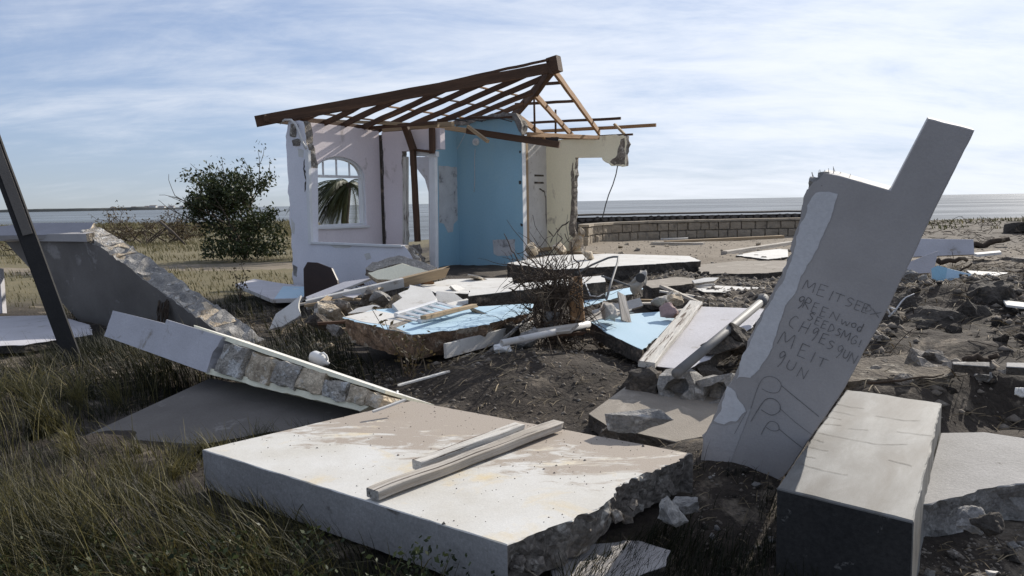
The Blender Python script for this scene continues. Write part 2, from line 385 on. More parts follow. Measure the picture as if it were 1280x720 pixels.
MT['broken_brown'] = mat('brown_broken_concrete', (.30, .205, .135), (.14, .095, .066), 6, .95, .6, 34, c3=(.46, .40, .32), s3=5, t3=.58, vor=.7, vscale=38, fine=.5, contrast=.14, w3=.03)
MT['black'] = mat('black_weathered_paint', (.022, .021, .021), (.035, .033, .032), 3, .75, .15, 40, c3=(.075, .07, .066), s3=2.2, t3=.70, fine=.2)
MT['wood_dark'] = mat('dark_brown_timber', (.115, .062, .036), (.06, .034, .021), 6, .8, .35, 24, stretch=(.12, 1.6, 1.6), fine=.35, c3=(.16, .085, .045), s3=4, t3=.63)
MT['wood_tan'] = mat('tan_sunlit_timber', (.36, .21, .10), (.26, .145, .07), 6, .8, .3, 24, stretch=(.12, 1.6, 1.6), fine=.3, c3=(.15, .08, .04), s3=3, t3=.68)  # tan wood, also painting sunlight onto roof rafters and battens
MT['wood_raw'] = mat('pale_raw_timber', (.42, .31, .19), (.30, .22, .135), 6, .85, .35, 24, stretch=(.1, 1.8, 1.8), fine=.3, c3=(.16, .12, .08), s3=4, t3=.66)
MT['wood_white'] = mat('peeling_white_timber', (.72, .69, .63), (.50, .45, .38), 9, .85, .6, 30, stretch=(.2, 3., 3.), fine=.35, c3=(.10, .065, .045), s3=9, t3=.58, w3=.02)
MT['wood_grey'] = mat('silvered_timber', (.60, .555, .49), (.36, .315, .26), 12, .9, .6, 30, stretch=(.09, 3.5, 3.5), fine=.45, c3=(.08, .06, .045), s3=11, t3=.60, w3=.03, contrast=.15)
MT['wood_red'] = mat('dark_red_brown_board', (.045, .025, .02), (.028, .017, .014), 4, .5, .1, 30, fine=.2)
MT['trim'] = mat('white_gloss_trim', (.74, .74, .73), (.62, .62, .61), 4, .5, .08, 40, c3=(.36, .33, .30), s3=4, t3=.72, fine=.06)
MT['pvc'] = mat('white_plastic_pipe', (.62, .60, .57), (.50, .48, .45), 5, .45, .05, 40, c3=(.28, .25, .21), s3=5, t3=.66, fine=.08)
MT['metal'] = mat('galvanised_steel', (.19, .185, .18), (.13, .127, .122), 6, .65, .08, 40, c3=(.17, .11, .07), s3=6, t3=.66, fine=.1)
MT['plastic'] = mat('white_plastic', (.68, .68, .67), (.58, .58, .57), 5, .45, .05, 40, fine=.04)
MT['rag'] = mat('dusty_pink_cloth', (.42, .30, .28), (.30, .21, .20), 6, .9, .4, 30, fine=.2)
MT['clothgrey'] = mat('dusty_white_cloth', (.50, .47, .42), (.34, .31, .27), 6, .9, .5, 24, fine=.2)
MT['wire'] = mat('dark_cable', (.04, .04, .042), (.06, .06, .06), 9, .6, .05)
MT['wire_w'] = mat('white_cable', (.62, .62, .62), (.5, .5, .5), 9, .6, .05)
MT['scratch'] = mat('graphite_scratches', (.15, .145, .142), (.25, .24, .23), 30, .8, .05)
MT['root'] = mat('dry_root', (.085, .06, .042), (.045, .033, .024), 14, .95, .5, 40, c3=(.24, .19, .13), s3=3, t3=.60, fine=.3)
MT['twig'] = mat('grey_twig', (.10, .075, .055), (.055, .042, .032), 14, .95, .3, 40, fine=.3)
MT['bark'] = mat('bark', (.12, .095, .07), (.065, .05, .038), 10, .95, .6, 30, fine=.3)
MT['stone'] = mat('sea_wall_stone', (.36, .30, .225), (.25, .21, .16), 3, .95, .6, 22, c3=(.16, .135, .105), s3=2.5, t3=.62, fine=.25)
MT['stone_dk'] = mat('dark_sea_wall_stone', (.13, .115, .10), (.08, .07, .062), 3, .95, .6, 22, fine=.3)
MT['mortar'] = mat('mortar', (.19, .165, .13), (.13, .11, .09), 5, .95, .6, 30, fine=.3)
MT['pebble'] = mat('gravel', (.26, .225, .185), (.12, .10, .08), .9, .95, .2, 30, fine=.3, c3=(.42, .39, .34), s3=9, t3=.62)
MT['straw'] = leafmat('straw', (.10, .075, .045), (.34, .27, .17), .1, .8)
MT['grass'] = leafmat('grass_blade', (.009, .012, .0045), (.175, .15, .056), .35, .55)
MT['fieldgrass'] = leafmat('field_grass', (.05, .055, .022), (.20, .165, .085), .3, .7)
MT['leaf'] = leafmat('bush_leaf', (.014, .022, .009), (.075, .09, .035), .22, .5)
MT['palmleaf'] = leafmat('palm_leaf', (.030, .042, .016), (.12, .12, .05), .25, .45)
MT['weed'] = leafmat('dry_weed_leaf', (.04, .035, .018), (.12, .085, .04), .25, .7)
MT['house_far'] = mat('far_house_white', (.7, .7, .7), (.6, .6, .6), .2, .9, 0)
MT['roof_far'] = mat('far_roof', (.25, .22, .2), (.2, .18, .17), .2, .9, 0)
MT['glass'] = None
def glassmat():
    m = bpy.data.materials.new('window_glass'); m.use_nodes = True; b = m.node_tree.nodes['Principled BSDF']
    b.inputs['Base Color'].default_value = (.95, .97, .97, 1); b.inputs['Roughness'].default_value = .05; b.inputs['Transmission Weight'].default_value = 1; b.inputs['IOR'].default_value = 1.02
    return m
MT['glass'] = glassmat()
# main slab paint: cream-white paint, partly hidden under a band of washed-in sand
def slabpaint():
    m = mat('cream_paint_on_slab', (.61, .60, .57), (.51, .485, .43), 2.6, .8, .09, 90, c3=(.60, .50, .33), s3=2.2, t3=.585, fine=.16, w3=.07, contrast=.2)
    nt = m.node_tree; N = nt.nodes; L = nt.links; bs = N['Principled BSDF']
    src = bs.inputs['Base Color'].links[0].from_socket
    tc = N.new('ShaderNodeTexCoord'); sp = N.new('ShaderNodeSeparateXYZ'); L.new(tc.outputs['Object'], sp.inputs[0])
    def mth(op, a, b=None, c=None):
        n = N.new('ShaderNodeMath'); n.operation = op
        for i, v in enumerate((a, b, c)):
            if v is None: continue
            if isinstance(v, (int, float)): n.inputs[i].default_value = v
            else: L.new(v, n.inputs[i])
        return n.outputs[0]
    # distance from the far corner towards the near corner of the slab, in metres
    mp = N.new('ShaderNodeMapping'); mp.inputs['Scale'].default_value = (1, 2.6, 1); mp.inputs['Rotation'].default_value = (0, 0, R(40)); L.new(tc.outputs['Object'], mp.inputs[0])
    n1 = N.new('ShaderNodeTexNoise'); n1.inputs['Scale'].default_value = 2.7; n1.inputs['Detail'].default_value = 13; n1.inputs['Roughness'].default_value = .74; n1.inputs['Distortion'].default_value = .6; L.new(mp.outputs[0], n1.inputs['Vector'])
    x, y = sp.outputs[0], sp.outputs[1]
    # world-aligned local axes: stain lies along the back-right half
    d = mth('ADD', mth('MULTIPLY', x, .35), mth('MULTIPLY', y, .75))
    f = mth('ADD', mth('MULTIPLY', d, .36), n1.outputs[0])
    r = N.new('ShaderNodeMapRange'); r.inputs[1].default_value = .48; r.inputs[2].default_value = .56; L.new(f, r.inputs[0])
    n2 = N.new('ShaderNodeTexNoise'); n2.inputs['Scale'].default_value = 140; n2.inputs['Detail'].default_value = 3; L.new(tc.outputs['Object'], n2.inputs['Vector'])
    cr = N.new('ShaderNodeMix'); cr.data_type = 'RGBA'; L.new(n2.outputs[0], cr.inputs[0]); cr.inputs[6].default_value = (.22, .18, .145, 1); cr.inputs[7].default_value = (.46, .40, .335, 1)
    x2 = N.new('ShaderNodeMix'); x2.data_type = 'RGBA'; L.new(r.outputs[0], x2.inputs[0]); L.new(src, x2.inputs[6]); L.new(cr.outputs[2], x2.inputs[7])
    L.new(x2.outputs[2], bs.inputs['Base Color'])
    return m
MT['slabpaint'] = slabpaint()
# ------------------------------------------------------------------ ground
def vnoise(x, y, seed=0):
    xi = np.floor(x).astype(np.int64); yi = np.floor(y).astype(np.int64); xf = x-xi; yf = y-yi
    def h(a, b):
        n = (a*374761393+b*668265263+seed*1274126177) & 0x7fffffff
        n = ((n ^ (n >> 13))*1274126177) & 0x7fffffff
        return ((n ^ (n >> 16)) & 0xffff)/65535.
    u = xf*xf*(3-2*xf); v = yf*yf*(3-2*yf)
    return (h(xi, yi)*(1-u)+h(xi+1, yi)*u)*(1-v)+(h(xi, yi+1)*(1-u)+h(xi+1, yi+1)*u)*v
def fbm(x, y, seed=0, o=4):
    s = 0; a = .5
    for i in range(o): s = s+a*(vnoise(x*2**i, y*2**i, seed+i)-.5); a *= .5
    return s
def S(x, a, b):
    t = np.clip((x-a)/(b-a), 0, 1); return t*t*(3-2*t)
def gau(x, y, cx, cy, rx, ry): return np.exp(-((x-cx)/rx)**2-((y-cy)/ry)**2)
def coast(x):
    c = 88-55*S(x, -24, -5); c = c+9*S(x, 11.5, 17)+4*S(x, 17, 40)
    return c
def H(x, y):
    x = np.asarray(x, dtype=float); y = np.asarray(y, dtype=float)
    z = .08+.0*x
    z = z+.17*S(y, 5.6, 8)*S(x, -3.2, -1.4)                       # under the rubble
    z = z+.13*S(y, 11, 14)*S(x, -5, -3.5)
    z = z+.27*gau(x, y, .1, 6.6, 1.0, .75)                        # soil heap
    z = z+.27*S(y+.25*np.sin(x*3), 5.35, 5.75)*S(x, 1.9, 2.5)*(1-S(y, 9, 15))                   # bank on the right
    z = z+.20*gau(x, y, 4.9, 8.7, 1.2, .45)+.25*gau(x, y, 6.2, 9.3, 1.5, .5)
    z = z-.12*S(-y, -4.2, -3.0)*S(x, .2, .8)
    z = z-.10*gau(x, y, .95, 3.3, .35, .6)+.17*gau(x, y, 1.3, 4.55, .38, .45)
    z = z-.17*gau(x, y, 1.9, 9.3, 1.0, 1.5)
    c = coast(x)
    near = 1-S(y, 12, 30)
    z = z+fbm(x*.7, y*.7, 3, 5)*.16*(.4+.6*near)+fbm(x*3.1, y*3.1, 9, 4)*(.05+.10*S(x, 1.8, 2.6)*S(y, 5.3, 6))*near
    z = z+fbm(x*7.3, y*7.3, 19, 3)*(.03+.055*S(x, 1.8, 2.6)*S(y, 5.3, 6))*near
    z = z+fbm(x*.12, y*.12, 5, 3)*.25*S(y, 18, 40)
    z = z-2.6*S(y, c+.5, c+7)
    return z
def ground():
    ys = np.concatenate([np.linspace(-9, 1, 30), np.linspace(1.06, 12, 260), 12+np.cumsum(np.geomspace(.045, 2.2, 150))])
    us = np.linspace(-1, 1, 340)
    U, Y = np.meshgrid(us, ys); W = 7+1.25*np.maximum(Y, 0); X = U*W
    Z = H(X, Y); V = np.stack([X, Y, Z], -1).reshape(-1, 3); n, m = U.shape
    i = np.arange((n-1)*m).reshape(n-1, m)[:, :-1].ravel(); Fc = np.stack([i, i+1, i+m+1, i+m], -1)
    mt = mat('soil', (.064, .050, .038), (.032, .026, .021), 1.3, .98, .8, 26, c3=(.22, .18, .135), s3=2.2, t3=.60, vor=.25, vscale=24, fine=.45)
    nt = mt.node_tree; N = nt.nodes; L = nt.links; bs = N['Principled BSDF']; src = bs.inputs['Base Color'].links[0].from_socket
    a = N.new('ShaderNodeAttribute'); a.attribute_name = 'rnd'
    n1 = N.new('ShaderNodeTexNoise'); n1.inputs['Scale'].default_value = .8; n1.inputs['Detail'].default_value = 9; n1.inputs['Roughness'].default_value = .7
    tc = N.new('ShaderNodeTexCoord'); L.new(tc.outputs['Object'], n1.inputs['Vector'])
    cr = N.new('ShaderNodeMix'); cr.data_type = 'RGBA'; L.new(n1.outputs[0], cr.inputs[0]); cr.inputs[6].default_value = (.085, .08, .036, 1); cr.inputs[7].default_value = (.21, .17, .10, 1)
    x = N.new('ShaderNodeMix'); x.data_type = 'RGBA'; L.new(a.outputs['Fac'], x.inputs[0]); L.new(src, x.inputs[6]); L.new(cr.outputs[2], x.inputs[7])
    b = N.new('ShaderNodeAttribute'); b.attribute_name = 'sand'
    sm = N.new('ShaderNodeMix'); sm.data_type = 'RGBA'; L.new(n1.outputs[0], sm.inputs[0]); sm.inputs[6].default_value = (.16, .13, .097, 1); sm.inputs[7].default_value = (.28, .235, .18, 1)
    x2 = N.new('ShaderNodeMix'); x2.data_type = 'RGBA'; L.new(b.outputs['Fac'], x2.inputs[0]); L.new(x.outputs[2], x2.inputs[6]); L.new(sm.outputs[2], x2.inputs[7])
    L.new(x2.outputs[2], bs.inputs['Base Color'])
    Xf, Yf = V[:, 0], V[:, 1]
    grassy = S(fbm(Xf*.35, Yf*.35, 21, 4)+.12+.35*S(-Xf, 1.5, 6), .0, .2)*S(Yf, 12, 16)*S(-Xf, 1., 4)
    grassy = np.maximum(grassy, .5*S(Yf, 36, 44)*S(Xf, 8, 12)*S(fbm(Xf*.5, Yf*.5, 5), -.05, .1))
    me = np_mesh('ground', V, Fc, mt, grassy)
    s = me.attributes.new('sand', 'FLOAT', 'POINT')
    sand = S(Yf, 12.5, 18)*S(Xf, -1, 1.0)*(1-.75*S(Xf, 9, 14))*.9
    s.data.foreach_set('value', sand.astype(np.float32))
    me.polygons.foreach_set('use_smooth', np.ones(len(me.polygons), bool))
    T(link(bpy.data.objects.new('ground', me)), kind='structure')
ground()
def track():
    mt = mat('packed_dirt', (.25, .205, .15), (.17, .14, .10), .9, .98, .5, 20, c3=(.16, .15, .08), s3=.9, t3=.62, fine=.2)
    def strip(name, ctr, wid, n=90, m=10):
        V = []; FC = []
        for i in range(n):
            t = i/(n-1); cx, cy = ctr(t)
            for j in range(m):
                v = j/(m-1)*2-1; w = wid*(1+.5*float(fbm(np.array(t*9.), np.array(v*1.+3), 31)))
                x = cx; y = cy+v*w; V.append((x, y, float(H(x, y))+.012-.03*abs(v)**6))
        for i in range(n-1):
            for j in range(m-1): a = i*m+j; FC.append((a, a+m, a+m+1, a+1))
        T(emit(name, V, FC, mt, smooth=True), kind='structure')
    strip('dirt_road', lambda t: (-34+30*t, 24.5-3.0*t+.8*math.sin(t*7)), 1.7)
track()
def sea():
    m = bpy.data.materials.new('sea_water'); m.use_nodes = True; nt = m.node_tree; N = nt.nodes; L = nt.links; b = N['Principled BSDF']
    N.remove(b); df = N.new('ShaderNodeBsdfDiffuse'); df.inputs[0].default_value = (.085, .092, .10, 1); b = N.new('ShaderNodeBsdfGlossy'); b.inputs['Roughness'].default_value = .12; b.inputs['Color'].default_value = (1, .98, .95, 1)
    fr = N.new('ShaderNodeFresnel'); fr.inputs[0].default_value = 1.33; ms = N.new('ShaderNodeMath'); ms.operation = 'MULTIPLY_ADD'; L.new(fr.outputs[0], ms.inputs[0]); ms.inputs[1].default_value = .44; ms.inputs[2].default_value = .02
    mx = N.new('ShaderNodeMixShader'); L.new(ms.outputs[0], mx.inputs[0]); L.new(df.outputs[0], mx.inputs[1]); L.new(b.outputs[0], mx.inputs[2]); L.new(mx.outputs[0], N['Material Output'].inputs[0])
    tc = N.new('ShaderNodeTexCoord'); mp = N.new('ShaderNodeMapping'); mp.inputs['Scale'].default_value = (.5, 1.25, 1); mp.inputs['Rotation'].default_value = (0, 0, R(-14)); L.new(tc.outputs['Object'], mp.inputs[0])
    hs = None
    for s, d, w in ((.16, 3, .35), (.7, 4, .08), (2.4, 3, .02)):
        n = N.new('ShaderNodeTexNoise'); n.inputs['Scale'].default_value = s; n.inputs['Detail'].default_value = d; n.inputs['Roughness'].default_value = .6; n.inputs['Distortion'].default_value = .4; L.new(mp.outputs[0], n.inputs['Vector'])
        q = N.new('ShaderNodeMath'); q.operation = 'MULTIPLY_ADD'; L.new(n.outputs[0], q.inputs[0]); q.inputs[1].default_value = w
        if hs: L.new(hs, q.inputs[2])
        else: q.inputs[2].default_value = 0
        hs = q.outputs[0]
    bp = N.new('ShaderNodeBump'); bp.inputs['Strength'].default_value = 1; bp.inputs['Distance'].default_value = 1.0; L.new(hs, bp.inputs['Height']); L.new(bp.outputs[0], b.inputs['Normal'])
    wm = N.new('ShaderNodeMapping'); wm.inputs['Scale'].default_value = (.008, .032, 1); wm.inputs['Rotation'].default_value = (0, 0, R(-10)); L.new(tc.outputs['Object'], wm.inputs[0])
    wn = N.new('ShaderNodeTexNoise'); wn.inputs['Scale'].default_value = 1.; wn.inputs['Detail'].default_value = 11; wn.inputs['Roughness'].default_value = .82; L.new(wm.outputs[0], wn.inputs['Vector'])
    wr = N.new('ShaderNodeMapRange'); wr.inputs[1].default_value = .36; wr.inputs[2].default_value = .66; wr.inputs[3].default_value = .35; wr.inputs[4].default_value = 1.5; L.new(wn.outputs[0], wr.inputs[0])
    wx = N.new('ShaderNodeMath'); wx.operation = 'MULTIPLY'; L.new(ms.outputs[0], wx.inputs[0]); L.new(wr.outputs[0], wx.inputs[1]); L.new(wx.outputs[0], mx.inputs[0])
    V = []; FC = []
    ys = [-60, 0, 25, 40, 60, 90, 150, 300, 700, 2000, 6000, 30000]; xs = [-30000, -6000, -1500, -400, -100, -30, 0, 30, 100, 400, 1500, 6000, 30000]
    for y in ys:
        for x in xs: V.append((x, y, -.75))
    k = len(xs)
    for i in range(len(ys)-1):
        for j in range(k-1): a = i*k+j; FC.append((a, a+1, a+k+1, a+k))
    T(emit('sea', V, FC, m), kind='structure')
    # low headland on the horizon, left
    hm = mat('far_land', (.06, .066, .06), (.045, .05, .05), .01, 1, 0)
    V = []; FC = []; n = 120
    for i in range(n):
        t = i/(n-1); x = -1500+980*t; y0 = 1500+60*math.sin(t*5); h = (4.2+2.6*nz((t*14, 0, 0))+1.4*nz((t*50, 3, 0)))*min(1, (1-t)*6)+.3
        V += [(x, y0, -1.2), (x, y0+12, h*.8), (x, y0+40, h), (x, y0+140, h*.9), (x, y0+220, -1.2)]
    for i in range(n-1):
        for j in range(4): a = i*5+j; FC.append((a, a+5, a+6, a+1))
    T(emit('headland', V, FC, hm), kind='structure')
    rg = random.Random(4)
    for i, px in enumerate((146, 172, 188, 196, 207, 219, 232, 243, 252)):
        x = (px-640)/F*1490; w = rg.uniform(6, 13); h = rg.uniform(4, 6.5)
        e = empty('far_house', (x, 1490, 0), 'tiny white house on the low headland across the water at the horizon', 'house', 'white houses on the far headland')
        M = WM[e.name]
        b = [(-w/2, -4, -1), (w/2, -4, -1), (w/2, 4, -1), (-w/2, 4, -1), (-w/2, -4, h), (w/2, -4, h), (w/2, 4, h), (-w/2, 4, h)]
        emit('wall', b, [(0, 1, 5, 4), (1, 2, 6, 5), (2, 3, 7, 6), (3, 0, 4, 7)], MT['house_far'], None, e, M)
        emit('roof', [(-w/2-.5, -4.5, h+.02), (w/2+.5, -4.5, h+.02), (w/2+.5, 4.5, h+.02), (-w/2-.5, 4.5, h+.02), (-w/2, 0, h+2), (w/2, 0, h+2)], [(0, 1, 5, 4), (2, 3, 4, 5), (0, 4, 3), (1, 2, 5), (3, 2, 1, 0)], MT['roof_far'], None, e, M)
sea()
def Hs(x, y): return float(H(x, y))
# ------------------------------------------------------------------ ruined house
D1 = Vector((math.cos(R(30)), -math.sin(R(30)), 0)); D2 = Vector((math.sin(R(30)), math.cos(R(30)), 0)); UP = Vector((0, 0, 1))
def wallM(x, y, d): return frame(Vector((x, y, 0)), d.cross(UP), d)
def house():
    P0 = Vector((-3.88, 14.2, 0))
    e = empty('ruined_house', (P0.x, P0.y, .25), 'ruined house with lilac, blue and cream walls and bare roof timbers by the sea', 'house')
    MF = wallM(P0.x, P0.y, D1); ML = wallM(P0.x+D2.x*.19, P0.y+D2.y*.19, D2)
    q = lambda M, l: [uv(M, *p) for p in l]
    # front wall: pier and low wall under the lost window
    prism('front_wall', MF, q(MF, [(357, 170), (361, 151), (379, 152), (382, 172), (385, 186), (388, 210), (389, 303), (505, 307), (512, 318), (527, 338), (527, 392), (369, 392)]), .18,
          (MT['wall_out'], MT['broken'], MT['wall_out']), e, rough={0, 1, 2, 3, 4, 7, 8, 11}, amp=.035, step=.08, seed=3)
    a = on_plane(385.5, 188, MF.translation, MF.col[2].to_3d()); b = on_plane(389, 305, MF.translation, MF.col[2].to_3d()); nF = MF.col[2].to_3d()
    beam('window_jamb', a+nF*.012+UP*.0, b+nF*.012, .07, .07, MT['trim'], e, up=nF, jit=.003)
    a = on_plane(391, 303.5, MF.translation, nF); b = on_plane(503, 307.5, MF.translation, nF)
    beam('window_sill', a+nF*.01, b+nF*.01, .06, .04, MT['trim'], e, up=(0, 0, 1))
    # exposed blockwork at the top of the pier
    for i, (px, py, w, h, s) in enumerate(((367, 165, .13, .17, 3), (371, 178, .18, .12, 5), (369, 158, .16, .1, 8))):
        p = on_plane(px, py, MF.translation, nF)
        link(bpy.data.objects.new('block', rough_box((w, h, .06), s, .02, MT['broken'])), frame(p+nF*.012, nF, D1), e)
    tube('conduit', [on_plane(x, y, MF.translation+nF*.07, nF) for x, y in ((350, 154), (356, 150), (364, 150), (370, 156), (374, 166), (378, 178), (383, 186))], .022, MT['pvc'], e)
    # crack in the pier, pieces of loose plaster
    def crack(M, pts, w, par, mt=MT['broken_dark'], lift=.003):
        P = [Vector((*uv(M, *p), lift)) for p in pts]; Q = []
        for i in range(len(P)-1):
            for k in range(4):
                z = P[i].lerp(P[i+1], k/4); Q.append(z+Vector((nz(z, 9, 1), nz(z, 9, 2), 0))*w*1.6)
        Q.append(P[-1]); V = []; FC = []
        for i, p in enumerate(Q):
            d = (Q[min(i+1, len(Q)-1)]-Q[max(i-1, 0)]).normalized(); n = Vector((-d.y, d.x, 0)); ww = w*(.5+.6*abs(nz(p, 15, 4)))*(1 if 0 < i < len(Q)-1 else .2)
            V += [p+n*ww, p-n*ww]
        for i in range(len(Q)-1): FC.append((2*i, 2*i+1, 2*i+3, 2*i+2))
        return emit('crack', V, FC, mt, None, par, M)
    crack(MF, [(381, 198), (380, 212), (383, 226), (381, 240)], .02, e)
    crack(MF, [(380, 212), (386, 220), (387, 232)], .014, e)
    for k, pl in enumerate(([(411, 305.5), (425, 305), (440, 307.5), (437, 310), (420, 310)], [(364, 272), (369, 280), (368, 292), (364, 290)], [(372, 185), (380, 188), (379, 197), (373, 196)], [(455, 318), (462, 316), (464, 322), (458, 325)], [(366, 330), (372, 334), (371, 346), (367, 344)])):
        sheet('peeled_patch', MF, pl, .002, MT['white'] if k != 4 else MT['broken_grey'], e, jag=.02, seed=k)
    # left wall with arched window
    A = uv(ML, 394, 284); B = uv(ML, 458.5, 282); top = uv(ML, 428, 196)[1]; spr = uv(ML, 394, 221)[1]
    z0 = A[1]; z1 = B[1]; cx = (A[0]+B[0])/2; rx = (B[0]-A[0])/2
    arch = [(A[0], (z0+z1)/2), (B[0], (z0+z1)/2)]+[(cx+rx*math.cos(t), spr+(top-spr)*math.sin(t)) for t in [math.pi*i/16 for i in range(17)]]
    SL = 2.295
    prism('left_wall', ML, [(0, .1), (SL, .1), (SL, 3.17), (1.5, 3.2), (.7, 3.2), (0, 3.2)], .18, (MT['pink'], MT['broken'], MT['wall_out']), e, rough={2}, amp=.02, holes=[arch])
    def ring(name, M, pts, w, d, par, z, closed=True):
        n = len(pts); V = []; FC = []
        c = Vector((sum(p[0] for p in pts)/n, sum(p[1] for p in pts)/n))
        for p in pts:
            v = Vector(p)-c; r = v*(1-w/max(v.length, .01)); i = c+r
            V += [(p[0], p[1], z), (i.x, i.y, z), (i.x, i.y, z-d), (p[0], p[1], z-d)]
        for i in range(n):
            a = i*4; b = ((i+1) % n)*4
            for k in range(4): FC.append((a+k, a+(k+1) % 4, b+(k+1) % 4, b+k))
        return emit(name, V, FC, MT['trim'], None, par, M)
    fr = ring('arched_window', ML, arch, .055, .07, e, -.05)
    def wp(M, s, z, n): return M @ Vector((s, z, n))
    nL = ML.col[2].to_3d()
    zb = uv(ML, 425, 220.5)[1]
    beam('glazing_bar', wp(ML, A[0]+.03, zb, -.085), wp(ML, B[0]-.03, zb, -.085), .05, .05, MT['trim'], fr)
    for f in (-.5, 0, .5):
        h = (top-spr)*math.sqrt(1-f*f)
        beam('glazing_bar', wp(ML, cx+f*rx, zb+.027, -.085), wp(ML, cx+f*rx, spr+h-.04, -.085), .03, .03, MT['trim'], fr, up=nL)
    gv = [(x*.97+cx*.03, y, -.087) for x, y in arch if y >= spr-.001]
    emit('pane', [(A[0]+.05, zb+.03, -.087), (B[0]-.05, zb+.03, -.087)]+gv, [tuple(range(2+len(gv)))], MT['glass'], None, fr, ML)
    beam('window_sill', wp(ML, A[0]-.02, z0-.02, .03), wp(ML, B[0]+.02, z1-.02, .03), .06, .04, MT['trim'], fr)
    # corner gap, then the back wall
    CB = P0+D2*2.49; MB = wallM(CB.x, CB.y, D1)
    prism('corner_break', MB, [(-.03, .2), (.085, .2), (.08, 3.1), (-.03, 3.1)], .14, (MT['broken_dark'], MT['broken_dark'], MT['broken_dark']), e, rough=True, amp=.03, step=.07)
    dl = uv(MB, 504, 250)[0]; 
    prism('back_wall', MB, [(.065, .1), (dl, .1), (dl, 2.75), (1.5, 2.75), (1.5, 3.15), (.065, 3.15)], .16, (MT['pink'], MT['broken'], MT['pink']), e, rough={5, 1}, amp=.02)
    nB = MB.col[2].to_3d(); P = lambda px, py, o=0: on_plane(px, py, MB.translation+nB*o, nB)
    df = beam('door_frame', P(507, 196, .02), P(507, 345, .02), .09, .1, MT['wood_white'], e, up=nB)
    beam('door_jamb', P(541.5, 194, .02), P(543, 345, .02), .15, .1, MT['trim'], e, up=nB)
    beam('door_head', P(519, 192, .03), P(547, 192.5, .03), .1, .1, MT['trim'], e, up=nB)
    beam('stud', P(516, 186, .16), P(522, 302, .16), .1, .1, MT['wood_dark'], e, up=nB, jit=.008)
    beam('stud', P(506, 156, .18), P(517, 188, .18), .13, .1, MT['wood_dark'], e, up=nB)
    beam('stud', P(540, 160, .1), P(540.5, 192, .1), .1, .1, MT['wood_dark'], e, up=nB)
    beam('stud', P(516, 187, .14), P(540, 190, .14), .05, .06, MT['wood_dark'], e, up=nB)
    # broken masonry at foot of the post
    for i, (px, py, s) in enumerate(((521, 312, (.28, .22, .24)), (524, 325, (.34, .2, .26)), (517, 327, (.3, .22, .22)))):
        rock('broken_footing', P(px, py, .3), s, 30+i, MT['broken'], (0, .3*i, i), e, 1)
    # arched opening further back, seen through the door
    MA = wallM(-2.1, 19.2, D1); q2 = q(MA, [(512, 196), (546, 196), (546, 345), (537, 345), (535.5, 240), (531, 224), (522, 212), (512, 207)])
    prism('arch_wall', MA, q2, .2, (MT['lav'], MT['broken'], MT['lav']), e, rough={0}, amp=.03)
    # blue room
    BC = Vector((-1.12, 17.2, 0)); MBl = wallM(BC.x, BC.y, D1); nQ = MBl.col[2].to_3d()
    prism('blue_wall', MBl, [(-.03, .1)]+q(MBl, [(655, 352), (652, 175), (650, 156), (645, 149), (634, 146), (600, 150)])+[(-.03, uv(MBl, 575, 151)[1])], .16, (MT['blue'], MT['broken'], MT['trim']), e, rough={2, 3}, amp=.03, step=.09)
    bb = q(MBl, [(547, 160), (572, 150), (600, 145), (634, 141), (645, 142), (651, 150), (653, 168), (649, 164), (644, 151), (633, 147.5), (600, 151), (552, 164)])
    prism('bond_beam', MBl @ Matrix.Translation((0, 0, .02)), bb, .24, (MT['broken_grey'], MT['broken'], MT['broken_grey']), e, rough=True, amp=.03, step=.08)
    MBs = wallM(BC.x, BC.y, D2); L1 = uv(MBs, 545.5, 250)[0]
    prism('blue_wall', MBs, [(L1, .1), (.03, .1), (.03, 3.38), (L1, 3.24)], .16, (MT['blue'], MT['broken'], MT['trim']), e, rough={2}, amp=.02)
    sheet('bare_plaster', MBs, [(548, 207), (571, 209), (572, 275), (567, 280), (566, 290), (560, 291), (555, 280), (549, 278)], .002, MT['patch'], e, jag=.012)
    sheet('bare_plaster', MBl, [(616, 300), (644, 299), (643, 316), (635, 320), (622, 320), (617, 317)], .002, MT['patch'], e, jag=.015)
    for i, (px, py, s) in enumerate(((650, 190, .05), (650, 228, .07), (652, 281, .07))):
        p = on_plane(px, py, MBl.translation+nQ*.003, nQ); rock('chipped_hole', p, (s, .012, s*1.3), 50+i, MT['wire'], (0, 0, R(-30)), e, 1)
    p = on_plane(595.5, 177.5, MBl.translation, nQ); M = frame(p+nQ*.02, nQ, D1)
    V, FC = tube_geo([(0, 0, -.02), (0, 0, .02)], .075, 16); lf = emit('light_fitting', V, FC, MT['trim'], None, e, M)
    V, FC = tube_geo([(0, 0, .021), (0, 0, .05)], .03, 12); emit('lamp_holder', V, FC, MT['wire_w'], None, lf, M)
    tube('cable', [on_plane(x, y, MBl.translation+nQ*.015, nQ) for x, y in ((594, 186), (593, 200), (593.5, 225), (592.5, 240))], .007, MT['wire_w'], e, 5)
    tube('cable', [on_plane(x, y, MBs.translation+MBs.col[2].to_3d()*.1, nQ) for x, y in ((582, 166), (575, 180), (566, 195), (561, 208))], .008, MT['wire_w'], e, 5)
    tube('cable', [on_plane(x, y, MBs.translation+MBs.col[2].to_3d()*.1, nQ) for x, y in ((556, 250), (554, 270), (557, 290), (553, 310), (554, 335))], .01, MT['wire_w'], e, 5)
    beam('skirting', on_plane(566, 336, MBl.translation+nQ*.35, nQ), on_plane(640, 341, MBl.translation+nQ*.35, nQ), .1, .12, MT['trim'], e)
    # cream room
    CC = Vector((.93, 20.5, 0)); MC = wallM(CC.x, CC.y, D1); MCs = wallM(CC.x, CC.y, D2); nC = MC.col[2].to_3d()
